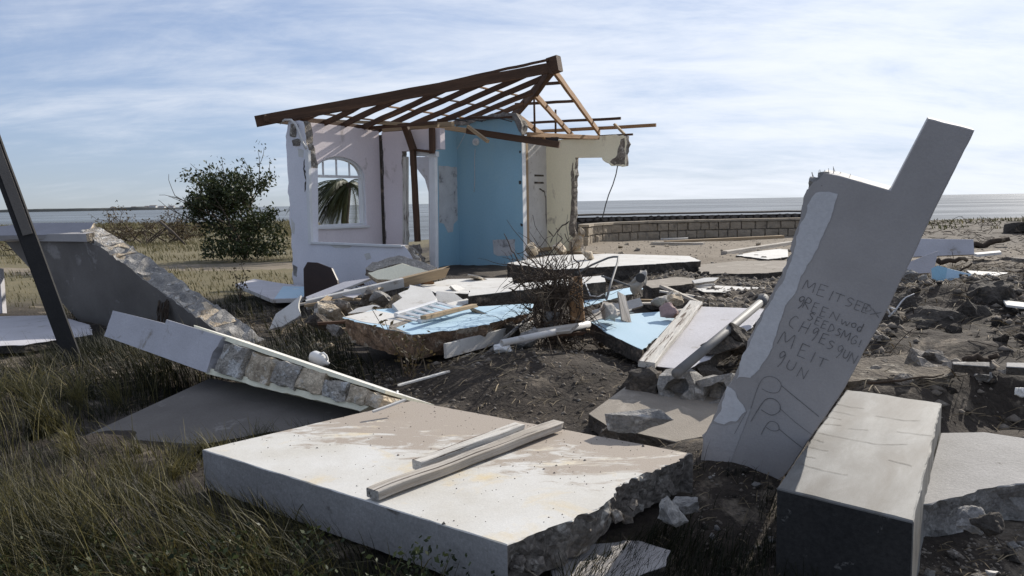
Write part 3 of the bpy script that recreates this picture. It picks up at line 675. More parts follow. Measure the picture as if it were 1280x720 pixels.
    prism('cream_wall', MC, [(-.03, .1)]+q(MC, [(714, 330), (727, 322), (724, 305), (718, 297), (716, 280), (718, 262), (717.5, 235), (719, 197), (752, 196.5), (757, 203), (768, 207.5), (782, 207.5), (782, 170), (766, 168.5)])+[(-.03, uv(MC, 685, 176)[1])], .2,
          (MT['cream'], MT['broken'], MT['cream']), e, rough={1, 2, 3, 4, 5, 6, 7, 9, 10, 11, 12, 13}, amp=.035, step=.08, seed=7)
    sheet('bare_blockwork', MC, [(781, 172), (781.5, 206), (768, 206), (763, 203), (770, 195), (773, 185), (776, 174)], .004, MT['broken'], e, jag=.03)
    sheet('bare_blockwork', MC, [(716.5, 200), (718.5, 235), (718.5, 262), (717, 280), (720, 297), (722, 302), (712, 293), (711, 285), (713, 270), (714.5, 245), (713.5, 215)], .004, MT['broken'], e, jag=.02)
    L2 = uv(MCs, 655.5, 250)[0]
    prism('cream_wall', MCs, [(L2, .1), (.03, .1), (.03, 3.22), (L2, 3.3)], .2, (MT['white'], MT['broken'], MT['cream']), e, rough={2, 3}, amp=.03)
    nCs = MCs.col[2].to_3d()
    crack(MC, [(685, 288), (692, 296), (700, 285), (712, 276)], .025, e); crack(MC, [(692, 296), (688, 304)], .02, e)
    crack(MCs, [(674, 236), (680, 238), (682, 250), (682.5, 285)], .035, e)
    for py in (219.5, 228.5): sheet('wall_slot', MCs, [(668, py-1.5), (679.5, py-1), (679.5, py+1.2), (668, py+1)], .004, MT['broken_dark'], e, lift=.004)
    beam('stud', on_plane(656.5, 170, MCs.translation+nCs*.1, nCs), on_plane(658.5, 318, MCs.translation+nCs*.1, nCs), .12, .1, MT['wood_raw'], e, up=nCs, jit=.01)
    for i, (px, py, s) in enumerate(((722, 300, (.34, .3, .4)), (727, 290, (.2, .2, .3)), (718, 306, (.4, .35, .3)))):
        rock('broken_footing', on_plane(px, py, MC.translation+nC*.15, nC), s, 60+i, MT['broken_pale'], (0, .4*i, i*2), e, 1)
    tube('hanging_cable', [on_plane(x, y, MC.translation+nC*.05, nC) for x, y in ((772, 207), (770, 218), (766, 231), (761, 243), (757, 256), (754, 269), (752, 274))], .014, MT['wire'], e, 5)
    # roof timbers
    EC = P0-D2*.36-D1*.36; EC.z = 3.17; PIT = .277
    AP = EC+(D1+D2)*3.85; AP.z = EC.z+3.85*PIT
    beam('hip_rafter', EC+(D1+D2)*-.02, AP, .07, .19, MT['wood_dark'], e, jit=.008, seg=16)
    beam('hip_rafter', EC+(D1+D2)*2.2+UP*(2.2*PIT+.075), AP+UP*.13-(D1+D2)*.1, .04, .05, MT['wood_dark'], e, jit=.012, seg=14)
    BH = AP-D1*3.6+D2*3.6; BH.z = AP.z-3.6*PIT
    beam('hip_rafter', AP, BH, .07, .2, MT['wood_dark'], e, jit=.008)
    for s in (.75, 1.3, 1.85, 2.4, 2.95, 3.5, 4.1, 4.7, 5.3, 5.9):
        run = s if s <= 3.85 else 7.7-s
        a = EC+D2*s+D1*.06; b = EC+D2*s+D1*(run-.03); a.z = EC.z-.02; b.z = EC.z+run*PIT-.03
        beam('rafter', a, b, .045, .105, MT['wood_dark'], e, jit=.014, bend=random.uniform(-.03, .02))
    for r0 in (.5, 1.15, 1.8, 2.5):      # battens across the left slope
        a = EC+D2*(r0+.1)+D1*r0; b = EC+D2*(7.5-r0)+D1*r0; a.z = b.z = EC.z+r0*PIT+.055
        beam('batten', a, b, .045, .03, MT['wood_tan'] if r0 in (1.15, 2.5) else MT['wood_dark'], e, jit=.008)  # tan on alternate battens paints them as sunlit
    beam('wall_plate', P0+D2*.05-D1*.09+UP*3.25, P0+D2*2.6-D1*.09+UP*3.22, .14, .09, MT['wood_dark'], e)
    beam('wall_plate', CB+D1*.06-D2*-.08+UP*3.2, CB+D1*1.75+D2*.08+UP*3.22, .1, .09, MT['wood_raw'], e)
    beam('ceiling_joist', P(462, 160, .3), P(545, 153, .5), .08, .06, MT['wood_dark'], e)
    beam('ceiling_joist', P(390, 150, .5), P(548, 157, .35), .07, .06, MT['wood_raw'], e)
    # right-hand rafters, sunlight painted in by the tan timber
    wpl = lambda px, py: on_plane(px, py, MC.translation-nC*.1, nC)
    hipp = lambda t: AP-D1*t*.707+D2*t*.707-UP*t*.707*PIT
    ends = [(hipp(.05)-UP*.05, wpl(749, 166)), (hipp(1.45), wpl(715.5, 170)), (hipp(2.9), wpl(683.5, 173))]
    for a, b in ends: beam('rafter', a, b, .06, .13, MT['wood_tan'], e, jit=.006)
    def purlin(f, pxa, pxb, pya, pyb, m=MT['wood_dark'], w=.05, h=.06):
        c = ends[0][0].lerp(ends[0][1], f)+UP*.1; nr = Vector((0, 1, 0))
        pn = (ends[0][1]-ends[0][0]).cross(D1).normalized()
        beam('purlin', on_plane(pxa, pya, c, pn), on_plane(pxb, pyb, c, pn), w, h, m, e, jit=.006)
    purlin(.18, 676, 706, 105, 103); purlin(.5, 644, 723, 130.5, 126); purlin(.78, 652, 776, 154, 148, MT['wood_dark']); 
    purlin(.9, 668, 820, 164.5, 156.5, MT['wood_tan'], .06, .08)
    beam('wall_plate', wpl(655, 172)+nC*.1, wpl(748, 172)+nC*.1, .1, .09, MT['wood_dark'], e)
    beam('purlin', wpl(735, 171), wpl(791, 168), .05, .05, MT['wood_dark'], e); beam('purlin', wpl(778, 157)+nC*.5, wpl(790, 169)+nC*.5, .1, .05, MT['wood_raw'], e)
    tube('tie_rod', [on_plane(667.5, 116, MC.translation+nC*2, nC), on_plane(668.5, 168, MC.translation+nC*2, nC)], .025, MT['wood_dark'], e, 6)
    tube('tie_rod', [on_plane(694.5, 137, MC.translation+nC*1, nC), on_plane(694.5, 175, MC.translation+nC*1, nC)], .025, MT['wood_dark'], e, 6)
    beam('strut', on_plane(689, 88, AP-D2*.1, nC), on_plane(669, 117, AP+D2*.4, nC), .1, .14, MT['wood_dark'], e)
    beam('apex_block', AP+UP*.02-D1*.12, AP+UP*.06+D1*.1, .2, .3, MT['wood_dark'], e)
    # ceiling beam sagging across the front of the blue wall
    a = on_plane(545, 157.5, MBl.translation+nQ*.75, nQ); b = on_plane(692, 180, MBl.translation+nQ*.12, nQ); b2 = b+(b-a).normalized()*.12
    m = a.lerp(b, .27)
    beam('ceiling_beam', a, m, .1, .1, MT['wood_raw'], e); beam('ceiling_beam', m, b2, .1, .13, MT['wood_dark'], e, jit=.008)
    beam('broken_batten', on_plane(585, 158, MBl.translation+nQ*.8, nQ), on_plane(610, 177, MBl.translation+nQ*.9, nQ), .07, .06, MT['wood_raw'], e)
    beam('broken_batten', on_plane(660, 168, MBl.translation+nQ*.3, nQ), on_plane(748, 172, MC.translation+nC*.5, nC), .06, .09, MT['wood_tan'], e)
    beam('broken_batten', on_plane(547, 150, MBl.translation+nQ*.3, nQ), on_plane(640, 146, MBl.translation+nQ*.1, nQ), .05, .04, MT['wood_dark'], e, jit=.02)
    for x0, x1, x2 in ((560, 572, 584), (600, 622, 640), (572, 590, 603)):
        tube('loose_wire', [on_plane(x0, 151, MBl.translation+nQ*.3, nQ), on_plane(x1, 146+random.random()*4, MBl.translation+nQ*.4, nQ), on_plane(x2, 152, MBl.translation+nQ*.4, nQ)], .012, MT['wire'], e, 5)
    V, FC = tube_geo([(0, 0, 0), (0, 0, .01)], .1, 3)
    p = on_plane(690, 176, MBl.translation+nQ*.1, nQ); M = frame(p, nQ, D1)
    prism('plywood_scrap', M, [(-.16, .07), (.14, .06), (.1, -.05), (.03, -.1), (-.07, -.09)], .03, (MT['wood_red'],)*3, e, rough=True, amp=.02, step=.05)
    beam('gable_board', P0-D1*.2-D2*.35+UP*3.22, P0-D1*.25+D2*.5+UP*3.21, .03, .12, MT['wood_dark'], e)
    prism('floor_slab', frame(P0+UP*.3, UP, D1), [(.2, .2), (2.6, .2), (6.6, 3.2), (6.4, 6.2), (.2, 4.2)], .4, (MT['sandy'], MT['broken'], MT['broken']), e)
house()
# ------------------------------------------------------------------ sea walls
def sea_wall():
    e = empty('sea_wall', (6, 27, .3), 'low curved wall of tan stone blocks on the sand in front of the sea', 'wall')
    ctrl = [Vector((2.15, 23.6, 0)), Vector((2.4, 24.7, 0)), Vector((3.2, 25.9, 0)), Vector((4.6, 26.8, 0)), (Vector((6.6, 27.3, 0))), Vector((9, 27.4, 0)), Vector((12, 27.2, 0))]
    path = []
    for i in range(len(ctrl)-1):
        for k in range(20): path.append(ctrl[i].lerp(ctrl[i+1], k/20))
    path.append(ctrl[-1]); cum = [0]
    for a, b in zip(path, path[1:]): cum.append(cum[-1]+(b-a).length)
    def pt(s):
        for i in range(len(cum)-1):
            if s <= cum[i+1]: return path[i].lerp(path[i+1], (s-cum[i])/(cum[i+1]-cum[i])), (path[i+1]-path[i]).normalized()
        return path[-1], (path[-1]-path[-2]).normalized()
    rg = random.Random(2); meshes = [[rough_box((w, .27, .26), 90+i, .02, MT['stone']) for i in range(4)] for w in (.3, .38, .46)]
    V = []; FC = []; n = 0
    for p in path[::4]+[path[-1]]: 
        t = pt(cum[path.index(p)])[1]; nn = Vector((t.y, -t.x, 0))
        for z in (-.1, .92):
            V.append(p+nn*.08+UP*z); V.append(p-nn*.12+UP*z)
    m = len(V)//4
    for i in range(m-1):
        a = i*4; b = a+4
        FC += [(a, b, b+2, a+2), (a+1, a+3, b+3, b+1), (a+2, b+2, b+3, a+3)]
    FC += [(0, 2, 3, 1)]
    emit('mortar_core', V, FC, MT['mortar'], None, e)
    for row in range(3):
        s = -.1 if row % 2 else .05
        while s < cum[-1]-.2:
            k = rg.randrange(3); w = (.3, .38, .46)[k]; p, t = pt(max(0, s+w/2)); nn = Vector((t.y, -t.x, 0))
            M = frame(p+UP*(.24+row*.275)+nn*rg.uniform(-.02, .02), UP, t) @ Matrix.Rotation(rg.uniform(-.03, .03), 4, 'Z')
            link(bpy.data.objects.new('block', rg.choice(meshes[k])), M, e); s += w+.02
    # coping
    V = []; FC = []
    P = path[::5]
    for i, p in enumerate(P):
        t = pt(cum[path.index(p)])[1]; nn = Vector((t.y, -t.x, 0)); o = .02*nz(p, 2); zz = .93+.015*nz(p, 1.5)
        V += [p+nn*(.17+o)+UP*zz, p+nn*(.16+o)+UP*(zz+.07), p-nn*.16+UP*(zz+.075), p-nn*.17+UP*zz]
    for i in range(len(P)-1):
        a = i*4; b = a+4
        for k in range(4): FC.append((a+k, b+k, b+(k+1) % 4, a+(k+1) % 4))
    FC.append((0, 1, 2, 3)); emit('coping', V, FC, MT['stone'], None, e)
    # dark rubble breakwater behind
    e = empty('breakwater', (7, 34, 0), 'long dark stone breakwater at the water edge behind the tan block wall', 'wall')
    y0 = 33.5; V = []; FC = []
    for i in range(24):
        x = 1.0+i*.62; V += [(x, y0, -1.2), (x, y0+.1, 1.0), (x, y0+.8, 1.0), (x, y0+1, -1.2)]
    for i in range(23):
        for k in range(3): a = i*4+k; FC.append((a, a+4, a+5, a+1))
    FC += [(0, 1, 2, 3), (95, 94, 93, 92)]
    emit('wall_core', V, FC, MT['stone_dk'], None, e)
    ms = [rock_mesh('stone', (.34, .18, .26), 200+i, MT['stone_dk'], 0) for i in range(6)]
    V = []; FC = []
    for r in range(3):
        x = 1.1+r*.13
        while x < 15:
            m = ms[rg.randrange(6)]; b = len(V); off = Vector((x, y0-.02+rg.uniform(-.03, .03), .52+r*.2))
            V += [v.co+off for v in m.vertices]; FC += [tuple(b+j for j in p.vertices) for p in m.polygons]; x += .32
    T(emit('stone', V, FC, MT['stone_dk'], None, e), kind='stuff')
    V = []; FC = []
    for i in range(24):
        x = 1.0+i*.62; z = 1.08+.02*nz((x, 0, 0)); V += [(x, y0-.12, z), (x, y0-.12, z+.07), (x, y0+.9, z+.07), (x, y0+.9, z)]
    for i in range(23):
        for k in range(4): a = i*4; FC.append((a+k, a+4+k, a+4+(k+1) % 4, a+(k+1) % 4))
    FC += [(0, 1, 2, 3), (95, 94, 93, 92)]
    emit('coping', V, FC, MT['stone_dk'], None, e)
sea_wall()
# ------------------------------------------------------------------ toppled walls on the left
def block_row(par, p0, p1, nrm, tdir, count, size, mats, hol=(), seed=0, proud=.03, jit=.02):
    """blocks in a broken edge from p0 to p1; nrm points out of the edge, tdir through the wall"""
    rg = random.Random(seed); d = (p1-p0)/count
    for i in range(count):
        c = p0+d*(i+.5)+nrm*(proud-size[2]/2+rg.uniform(-jit, jit)); w = d.length*.96
        M = frame(c, nrm, d) @ Matrix.Rotation(rg.uniform(-.07, .07), 4, 'Z') @ Matrix.Rotation(rg.uniform(-.07, .07), 4, 'X')
        m = mats[rg.randrange(len(mats))]
        me = hollow_block((w, size[1], size[2]), seed+i, .014, m) if i in hol else rough_box((w, size[1], size[2]), seed+i, .022, m)
        link(bpy.data.objects.new('block', me), M, par)
MT['broken_pale2'] = mat('greyish_broken_block', (.54, .49, .42), (.29, .26, .22), 7, .95, 1.0, 42, c3=(.60, .58, .54), s3=8, t3=.55, vor=.7, vscale=45, fine=.5, contrast=.13, w3=.03)
MT['lav_grey'] = mat('weathered_lilac_grey', (.30, .29, .31), (.24, .235, .25), 2.5, .8, .12, 40, fine=.1)
def left_wall():
    n = Vector((-.6, -.8, -.16)).normalized(); C = at_y(335, 436, 8.8)
    M = frame(C, n, Vector((.8, -.6, 0)))
    e = empty('toppled_wall', at_z(190, 430, .05), 'big toppled grey wall leaning over with a jagged broken edge of hollow blocks, behind the black post', 'wall')
    pix = [(6, 302), (107, 301), (134, 315), (187, 355), (249, 398), (300, 436), (310, 470), (150, 470), (112, 416)]
    th = .36
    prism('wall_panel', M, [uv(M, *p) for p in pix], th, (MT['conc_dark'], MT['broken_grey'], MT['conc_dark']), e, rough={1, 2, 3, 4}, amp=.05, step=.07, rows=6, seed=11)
    # capping band along the top
    a = on_plane(-6, 297, C+n*.06, n); b = on_plane(108, 297, C+n*.06, n); X = (b-a).normalized(); 
    back = -n
    capM = frame((a+b)/2, n, X); L = (b-a).length/2
    prism('coping', capM, [(-L, -.055), (L-.02, -.055), (L, .05), (-L, .05)], .12, (MT['conc_grey'], MT['broken_pale'], MT['conc_grey']), e, rough={1}, amp=.03)
    tp = on_plane(60, 293.5, C+n*.06, n); tn = Vector((-.22, -.42, .88)).normalized(); tM = frame(tp, tn, X)
    prism('coping_top', tM, [uv(tM, *p) for p in [(-12, 294.5), (107, 292.8), (118, 278), (40, 278.5), (-12, 284)]], .07, (MT['lav_grey'], MT['broken_pale'], MT['conc_grey']), e, rough={1}, amp=.03)
    B = on_plane(112, 288, C-n*(th*.5), n); E = on_plane(322, 440, C-n*(th*.5), n)
    d = (E-B).normalized(); nr = n.cross(d); nr = nr if nr.z > 0 else -nr
    block_row(e, B, E, nr, n, 12, (0, .30, .22), [MT['broken_pale'], MT['broken_pale2']], hol=(2, 4, 6, 7, 9), seed=40, proud=.05)
    p = on_plane(205, 385, C+n*.03, n)
    V = []; FC = []; rg = random.Random(5)
    for i in range(26):
        x = rg.uniform(-.14, .12); q = p+X*x+UP*rg.uniform(-.05, .12)
        tube_geo([q, q-UP*.15+X*rg.uniform(-.05, .05)+n*.03, q-UP*rg.uniform(.25, .5)+X*rg.uniform(-.12, .05)+n*.02], .008, 4, .003, V, FC)
    o = emit('dead_weed', [v-p for v in V], FC, MT['root'], None, None, Matrix.Translation(p)); T(o, 'brown dead weed hanging over the face of the big toppled grey wall', 'weed')
left_wall()
def fragment():
    # wall lying on its side: two skins of plaster with blocks between, near edge seen
    e = empty('wall_fragment', at_z(330, 500, .1), 'fallen length of wall with a white plaster end and a row of rough blocks showing', 'wall')
    A = at_y(135, 403, 7.3); B = at_y(478, 501, 5.25); d = (B-A).normalized(); hz = Vector((-d.y, d.x, 0)).normalized(); hz = hz if hz.y > 0 else -hz; up = UP*.95+hz*.40; up = (up-d*up.dot(d)).normalized()
    n = d.cross(up); n = n if n.y < 0 else -n            # near face normal
    M = frame((A+B)/2, n, d)
    K = lambda l: [uv(M, *p) for p in l]
    prism('plaster_end', M @ Matrix.Translation((0, 0, .03)), [uv(M @ Matrix.Translation((0, 0, .03)), *p) for p in [(141, 388), (206, 404), (208, 399), (279, 421), (266, 440), (258, 466), (130, 420)]], .75, (MT['lav'], MT['lav'], MT['lav']), e, rough={3, 4, 6}, amp=.02, step=.05, seed=2)
    prism('plaster_skin', M, K([(242, 406), (482, 488), (481, 492), (243, 413)]), .55, (MT['cream'], MT['cream'], MT['white']), e, rough={1, 2}, amp=.006, step=.06)
    prism('core', M @ Matrix.Translation((0, 0, -.07)), [uv(M @ Matrix.Translation((0, 0, -.07)), *p) for p in [(265, 424), (478, 495), (480, 505), (464, 511), (265, 455)]], .42, (MT['mortar'],)*3, e, rough={1}, amp=.03)
    prism('plaster_skin', M, K([(258, 459), (462, 508), (450, 514), (257, 467)]), .55, (MT['cream'], MT['cream'], MT['conc_dark']), e, rough={1, 2}, amp=.01, step=.06)
    rg = random.Random(3); xs = [278, 311, 345, 374, 406, 436, 460, 480]
    mm = [MT['broken_pale2'], MT['broken_pale'], MT['broken_pale2'], MT['broken_pale'], MT['broken_pale2'], MT['broken_pale'], MT['broken_pale']]
    for i in range(7):
        xa, xb = xs[i], xs[i+1]; f = lambda x: (413+(x-243)*(79/238)+2, 462+(x-258)*(48/204)-1)
        xm = (xa+xb)/2; t, b = f(xm); p0 = on_plane(xa, (t+b)/2-(xm-xa)*.29, M.translation, n); p1 = on_plane(xb, (t+b)/2+(xb-xm)*.29, M.translation, n)
        h = (on_plane(xm, t, M.translation, n)-on_plane(xm, b, M.translation, n)).length*.98
        MM = frame((p0+p1)/2-n*(.16+rg.uniform(-.02, .02))+n*.05, n, p1-p0) @ Matrix.Rotation(rg.uniform(-.06, .06), 4, 'Z') @ Matrix.Rotation(rg.uniform(-.12, .12), 4, 'Y') @ Matrix.Rotation(rg.uniform(-.1, .1), 4, 'X')
        link(bpy.data.objects.new('block', rough_box(((p1-p0).length*1.0, h*1.03, .3), 70+i, .022, mm[i])), MM, e)
fragment()
o, M = slab('floor_slab', [(105, 545), (262, 473), (470, 503), (440, 522), (250, 556)], (250, 550, .12), .07, (MT['conc_dark'], MT['broken_dark'], MT['conc_dark']), n=(-.03, -.12, 1), rough={1, 2, 3}, amp=.02, seed=5)
T(o, 'thin smooth grey slab lying in the grass under the fallen wall fragment', 'slab')
o, M = slab('floor_slab', [(-40, 396), (70, 394), (112, 406), (116, 418), (30, 431), (-40, 434)], (50, 428, .2), .09, (MT['lav'], MT['broken_dark'], MT['broken_dark']), rough={1, 2, 3, 4}, amp=.02, seed=6)
T(o, 'pale lilac slab lying flat at the left edge, behind the black post', 'slab')
o = beam('post_stub', at_y(-3, 336, 12), at_y(1, 392, 11.9), .12, .12, MT['lav'], up=(0, 1, 0)); T(o, 'short white post cut off by the left edge of the picture', 'post')
a = at_y(90, 446, 8.2); b = at_y(-10, 175, 8.0)
b = a+(b-a)*1.35
e = empty('leaning_post', (a.x, a.y, Hs(a.x, a.y)), 'tall black square post leaning across the left side, in front of the grey wall', 'post')
beam('post_shaft', a+(a-b).normalized()*.2, b, .165, .15, MT['black'], e, up=(.5, -.8, 0), jit=.003, seg=10)
mid = a.lerp(b, .5); xx = (b-a).normalized()
beam('lit_upper_face', a.lerp(b, .425)+Vector((.052, -.075, .01)), b+Vector((.052, -.075, .01)), .09, .012, MT['conc_dark'], e, up=(.45, -.85, .1), jit=.002)  # paler strip paints the lit side onto the upper post
# ------------------------------------------------------------------ foreground slab, planks
def main_slab():
    e = empty('floor_slab', at_z(560, 590, .17), 'large thick cream painted slab in the foreground with sand on it and a jagged right side', 'slab')
    L = at_z(253, 562, .35); Fr = at_z(634, 681, .35); Rr = at_z(866, 567, .35); Bk = at_z(514, 501, .35); c = (L+Fr+Rr+Bk)/4
    M = Matrix.Translation(c); f = lambda p: (p.x-c.x, p.y-c.y)
    cols = [L, Fr, Fr.lerp(Rr, .35)+Vector((.05, -.03, 0)), Fr.lerp(Rr, .62)+Vector((-.02, .03, 0)), Rr, Bk]
    prism('slab_body', M, [f(p) for p in cols], .22, (MT['slabpaint'], MT['broken'], MT['conc_side']), e, rough={1, 2, 3}, soft={0, 4, 5}, samp=.0035, amp=.035, step=.028, rows=9, seed=1, slope=.28, bev=.004)
    rg = random.Random(8); d = (Rr-Fr); nn = Vector((d.y, -d.x, 0)).normalized()
    for i in range(9):      # lumps still clinging to the broken edge
        t = rg.uniform(.04, .96); p = Fr.lerp(Rr, t)+nn*(-.015)-UP*rg.uniform(.07, .19)
        rock('clinging_lump', p, (rg.uniform(.05, .13), rg.uniform(.05, .09), rg.uniform(.05, .09)), 300+i, MT['broken'], (rg.random(), rg.random(), rg.random()*3), e, 1)
    z = .35
    a = at_z(466, 621, z+.022); b = at_z(697, 533, z+.03)
    o = beam('timber_plank', a+UP*.012, b+UP*.012, .085, .045, MT['wood_grey'], jit=.008, seg=18, broken=.05); T(o, 'long weathered grey plank lying across the cream slab, nearest the camera', 'plank')
    a = at_z(521, 584, z+.03); b = at_z(652, 536, z+.06)
    o = beam('timber_plank', a+UP*.01, b+UP*.01, .075, .05, MT['wood_white'], jit=.008, seg=14, broken=.06); T(o, 'shorter peeling white plank beside the long grey one on the cream slab', 'plank')
    p = at_z(800, 545, .35)
    o = rock('concrete_lump', p+Vector((0, .05, .07)), (.46, .13, .15), 401, MT['broken_grey'], (0, -.04, R(-12)), None, 3); T(o, 'long grey lump of concrete lying on the back right corner of the cream slab', 'rubble')
main_slab()
o, M = slab('floor_slab', [(736, 517), (790, 477), (905, 497), (898, 541), (845, 552), (760, 533)], (740, 517, .24), .1, (MT['sandy'], MT['broken_dark'], MT['broken_dark']), n=(.02, -.08, 1), rough={2, 3, 4, 5}, amp=.012, seed=9)
T(o, 'sandy brown slab between the cream slab and the tall leaning slab', 'slab')
# ------------------------------------------------------------------ tall slab with writing
def tall():
    n = Vector((-.44, -.885, -.13)); base = at_z(925, 585, .19); M = frame(base, n, (1, -.3, 0))
    e = empty('leaning_slab', base, 'tall grey slab leaning right with handwriting scratched on its face', 'slab')
    pix = [(1160, 148), (1218, 163), (1166, 268), (1111, 384), (1056, 485), (974, 606), (878, 600), (880, 545), (893, 520), (905, 492), (915, 478), (932, 440), (946, 405), (962, 372), (978, 345), (990, 318), (992, 296), (1000, 275), (1003, 258), (1012, 236), (1030, 216), (1050, 220), (1113, 238)]
    prism('slab_body', M, [uv(M, *p) for p in pix], .16, (MT['conc_grey'], MT['broken_grey'], MT['white']), e, rough=set(range(6, 20)), soft={0, 1, 2, 3, 4, 5, 19}, samp=.003, amp=.018, step=.03, rows=7, seed=21)
    sheet('bare_render', M, [(1049, 243), (1041, 262), (1035, 285), (1022, 310), (1010, 338), (1000, 345), (990, 372), (975, 402), (966, 435), (950, 462), (938, 474), (925, 472), (917, 478), (935, 440), (949, 405), (965, 373), (981, 346), (993, 318), (996, 296), (1004, 275), (1008, 256), (1020, 243), (1036, 240)], .002, MT['patchl'], e, jag=.022, lift=.003, step=.018)
    sheet('bare_render', M, [(908, 484), (918, 490), (930, 510), (932, 514), (920, 527), (905, 531), (893, 526), (897, 512), (906, 495)], .002, MT['patchl'], e, jag=.022, lift=.003, step=.018)
    sheet('lighter_facet', M, [(880, 548), (890, 530), (905, 533), (924, 528), (934, 512), (938, 512), (908, 592), (880, 590)], .002, MT['conc_facet'], e, jag=.004, lift=.0025, step=.05)  # lighter sheet paints the brighter shading of a slightly turned facet
    for i, (px, py, s, o) in enumerate(((1021, 231, (.1, .14, .10), .0), (1012, 246, (.07, .14, .1), .0), (1031, 222, (.09, .12, .06), .0))):
        rock('rubble_core', on_plane(px, py, base-n.normalized()*.06, n), s, 500+i, MT['broken_grey'], (0, .7, 0), e, 2)
    V = []; FC = []; rg = random.Random(1)
    for i in range(14):
        p = on_plane(rg.uniform(1018, 1060), rg.uniform(214, 222), base-n.normalized()*rg.uniform(.03, .15), n); h = rg.uniform(.005, .03)
        tube_geo([p-UP*.04, p+Vector((rg.uniform(-.03, .03), 0, h))], .0025, 4, .001, V, FC)
    c = V[0].copy(); o = emit('dry_weed', [v-c for v in V], FC, MT['twig'], None, None, Matrix.Translation(c)); T(o, 'wisp of dry weed on the broken top corner of the tall leaning slab', 'weed')
    # handwriting: strokes read letter by letter
    G = {'M': [[(0, 0), (.15, 1), (.5, .3), (.9, 1), (1, 0)]], 'E': [[(.1, 0), (.1, 1), (.8, 1)], [(.1, .52), (.6, .55)], [(.1, 0), (.8, .02)]], 'I': [[(.5, 0), (.5, 1)]], 'T': [[(0, .95), (1, 1)], [(.5, 1), (.45, 0)]],
         'S': [[(.85, .9), (.4, 1), (.15, .78), (.45, .55), (.8, .38), (.6, .05), (.1, .02)]], 'X': [[(0, 1), (1, 0)], [(0, 0), (1, .95)]], '9': [[(.8, .85), (.45, 1), (.15, .75), (.4, .5), (.8, .8), (.75, .3), (.5, -.1)]],
         'R': [[(.1, 0), (.15, 1), (.7, .85), (.6, .55), (.15, .5), (.8, 0)]], 'C': [[(.9, .9), (.5, 1), (.1, .6), (.2, .15), (.8, 0)]], 'N': [[(0, 0), (.1, 1), (.85, 0), (.95, 1)]], 'w': [[(0, .6), (.2, 0), (.5, .5), (.75, 0), (1, .65)]],
         'o': [[(.5, .6), (.1, .35), (.3, 0), (.8, .1), (.85, .5), (.5, .6)]], 'd': [[(.7, .5), (.3, .5), (.1, .2), (.4, 0), (.75, .2), (.8, 1), (.8, 0)]], 'D': [[(.1, 0), (.1, 1), (.7, .8), (.8, .35), (.1, 0)]], 'G': [[(.9, .85), (.5, 1), (.1, .5), (.4, 0), (.9, .15), (.9, .45), (.55, .45)]],
         '!': [[(.5, .25), (.5, 1)], [(.45, 0), (.55, .06)]], 'H': [[(.05, 0), (.15, 1)], [(.85, 0), (.95, 1)], [(.1, .5), (.9, .55)]], 'U': [[(.1, 1), (.1, .3), (.4, 0), (.8, .2), (.9, 1)]], 'O': [[(.5, 1), (.1, .6), (.3, 0), (.8, .2), (.85, .8), (.5, 1)]]}
    lines = [('M', 233, 123, 62, 58), ('E', 308, 150, 60, 66), ('I', 356, 176, 30, 56), ('T', 400, 190, 52, 48), ('S', 460, 215, 46, 50), ('E', 512, 235, 46, 52), ('E', 552, 250, 44, 52), ('D', 568, 252, 36, 34), ('X', 605, 276, 50, 36),
             ('9', 186, 212, 40, 70), ('R', 226, 222, 46, 62), ('E', 268, 246, 44, 56), ('E', 318, 270, 44, 54), ('N', 376, 292, 46, 42), ('w', 438, 322, 50, 42), ('o', 486, 336, 34, 40), ('d', 520, 355, 34, 52),
             ('S', 243, 296, 34, 46), ('E', 284, 322, 38, 46), ('E', 322, 342, 38, 46), ('D', 360, 362, 36, 44), ('S', 398, 382, 30, 40), ('M', 438, 400, 48, 46), ('G', 484, 425, 38, 48), ('!', 518, 446, 20, 40),
             ('C', 143, 325, 48, 72), ('H', 207, 358, 50, 66), ('9', 264, 392, 42, 74), ('E', 316, 422, 46, 60), ('S', 354, 455, 36, 50), ('9', 402, 490, 40, 70), ('U', 440, 508, 36, 46), ('N', 478, 530, 44, 52),
             ('M', 106, 425, 80, 80), ('E', 204, 490, 60, 76), ('I', 252, 524, 26, 66), ('T', 304, 552, 56, 50), ('9', 75, 530, 46, 84), ('U', 130, 570, 52, 56), ('N', 195, 612, 50, 58)]
    V = []; FC = []
    def stroke(pts, w=.0037):
        w *= random.uniform(.6, 1.15)
        if len(pts) > 4:      # round the bends as a hand would
            Q = []
            for i in range(len(pts)-1):
                a, b, c, d = pts[max(i-1, 0)], pts[i], pts[i+1], pts[min(i+2, len(pts)-1)]
                for k in range(4):
                    t = k/4; Q.append(tuple(.5*(2*b[j]+(c[j]-a[j])*t+(2*a[j]-5*b[j]+4*c[j]-d[j])*t*t+(3*b[j]-a[j]-3*c[j]+d[j])*t**3) for j in (0, 1)))
            pts = Q+[pts[-1]]
        P = [Vector((*uv(M, x, y), .0035)) for x, y in pts]
        for a, b in zip(P, P[1:]):
            d = (b-a); 
            if d.length < 1e-5: continue
            d.normalize(); nn = Vector((-d.y, d.x, 0))*w*.5; k = len(V)
            V.extend([a-d*w*.3+nn, a-d*w*.3-nn, b+d*w*.3-nn, b+d*w*.3+nn]); FC.append((k, k+1, k+2, k+3))
    ca, sa = math.cos(R(20)), math.sin(R(20))
    for ch, cx, cy, w, h in lines:
        w *= 1.0; h *= .95
        for st in G[ch]:
            pts = []
            for u, v in st:
                a = (u-.5)*w; b = -(v-.5)*h; jx = random.uniform(-2, 2); jy = random.uniform(-2, 2)
                X = cx+a*ca-b*.42; Y = cy+a*sa*1.0+b*.95; pts.append((960+(X+jx)*.2222, 330+(Y+jy)*.2222))
            stroke(pts)
    z1 = lambda l: [(860+x*.3889, 440+y*.3889) for x, y in l]
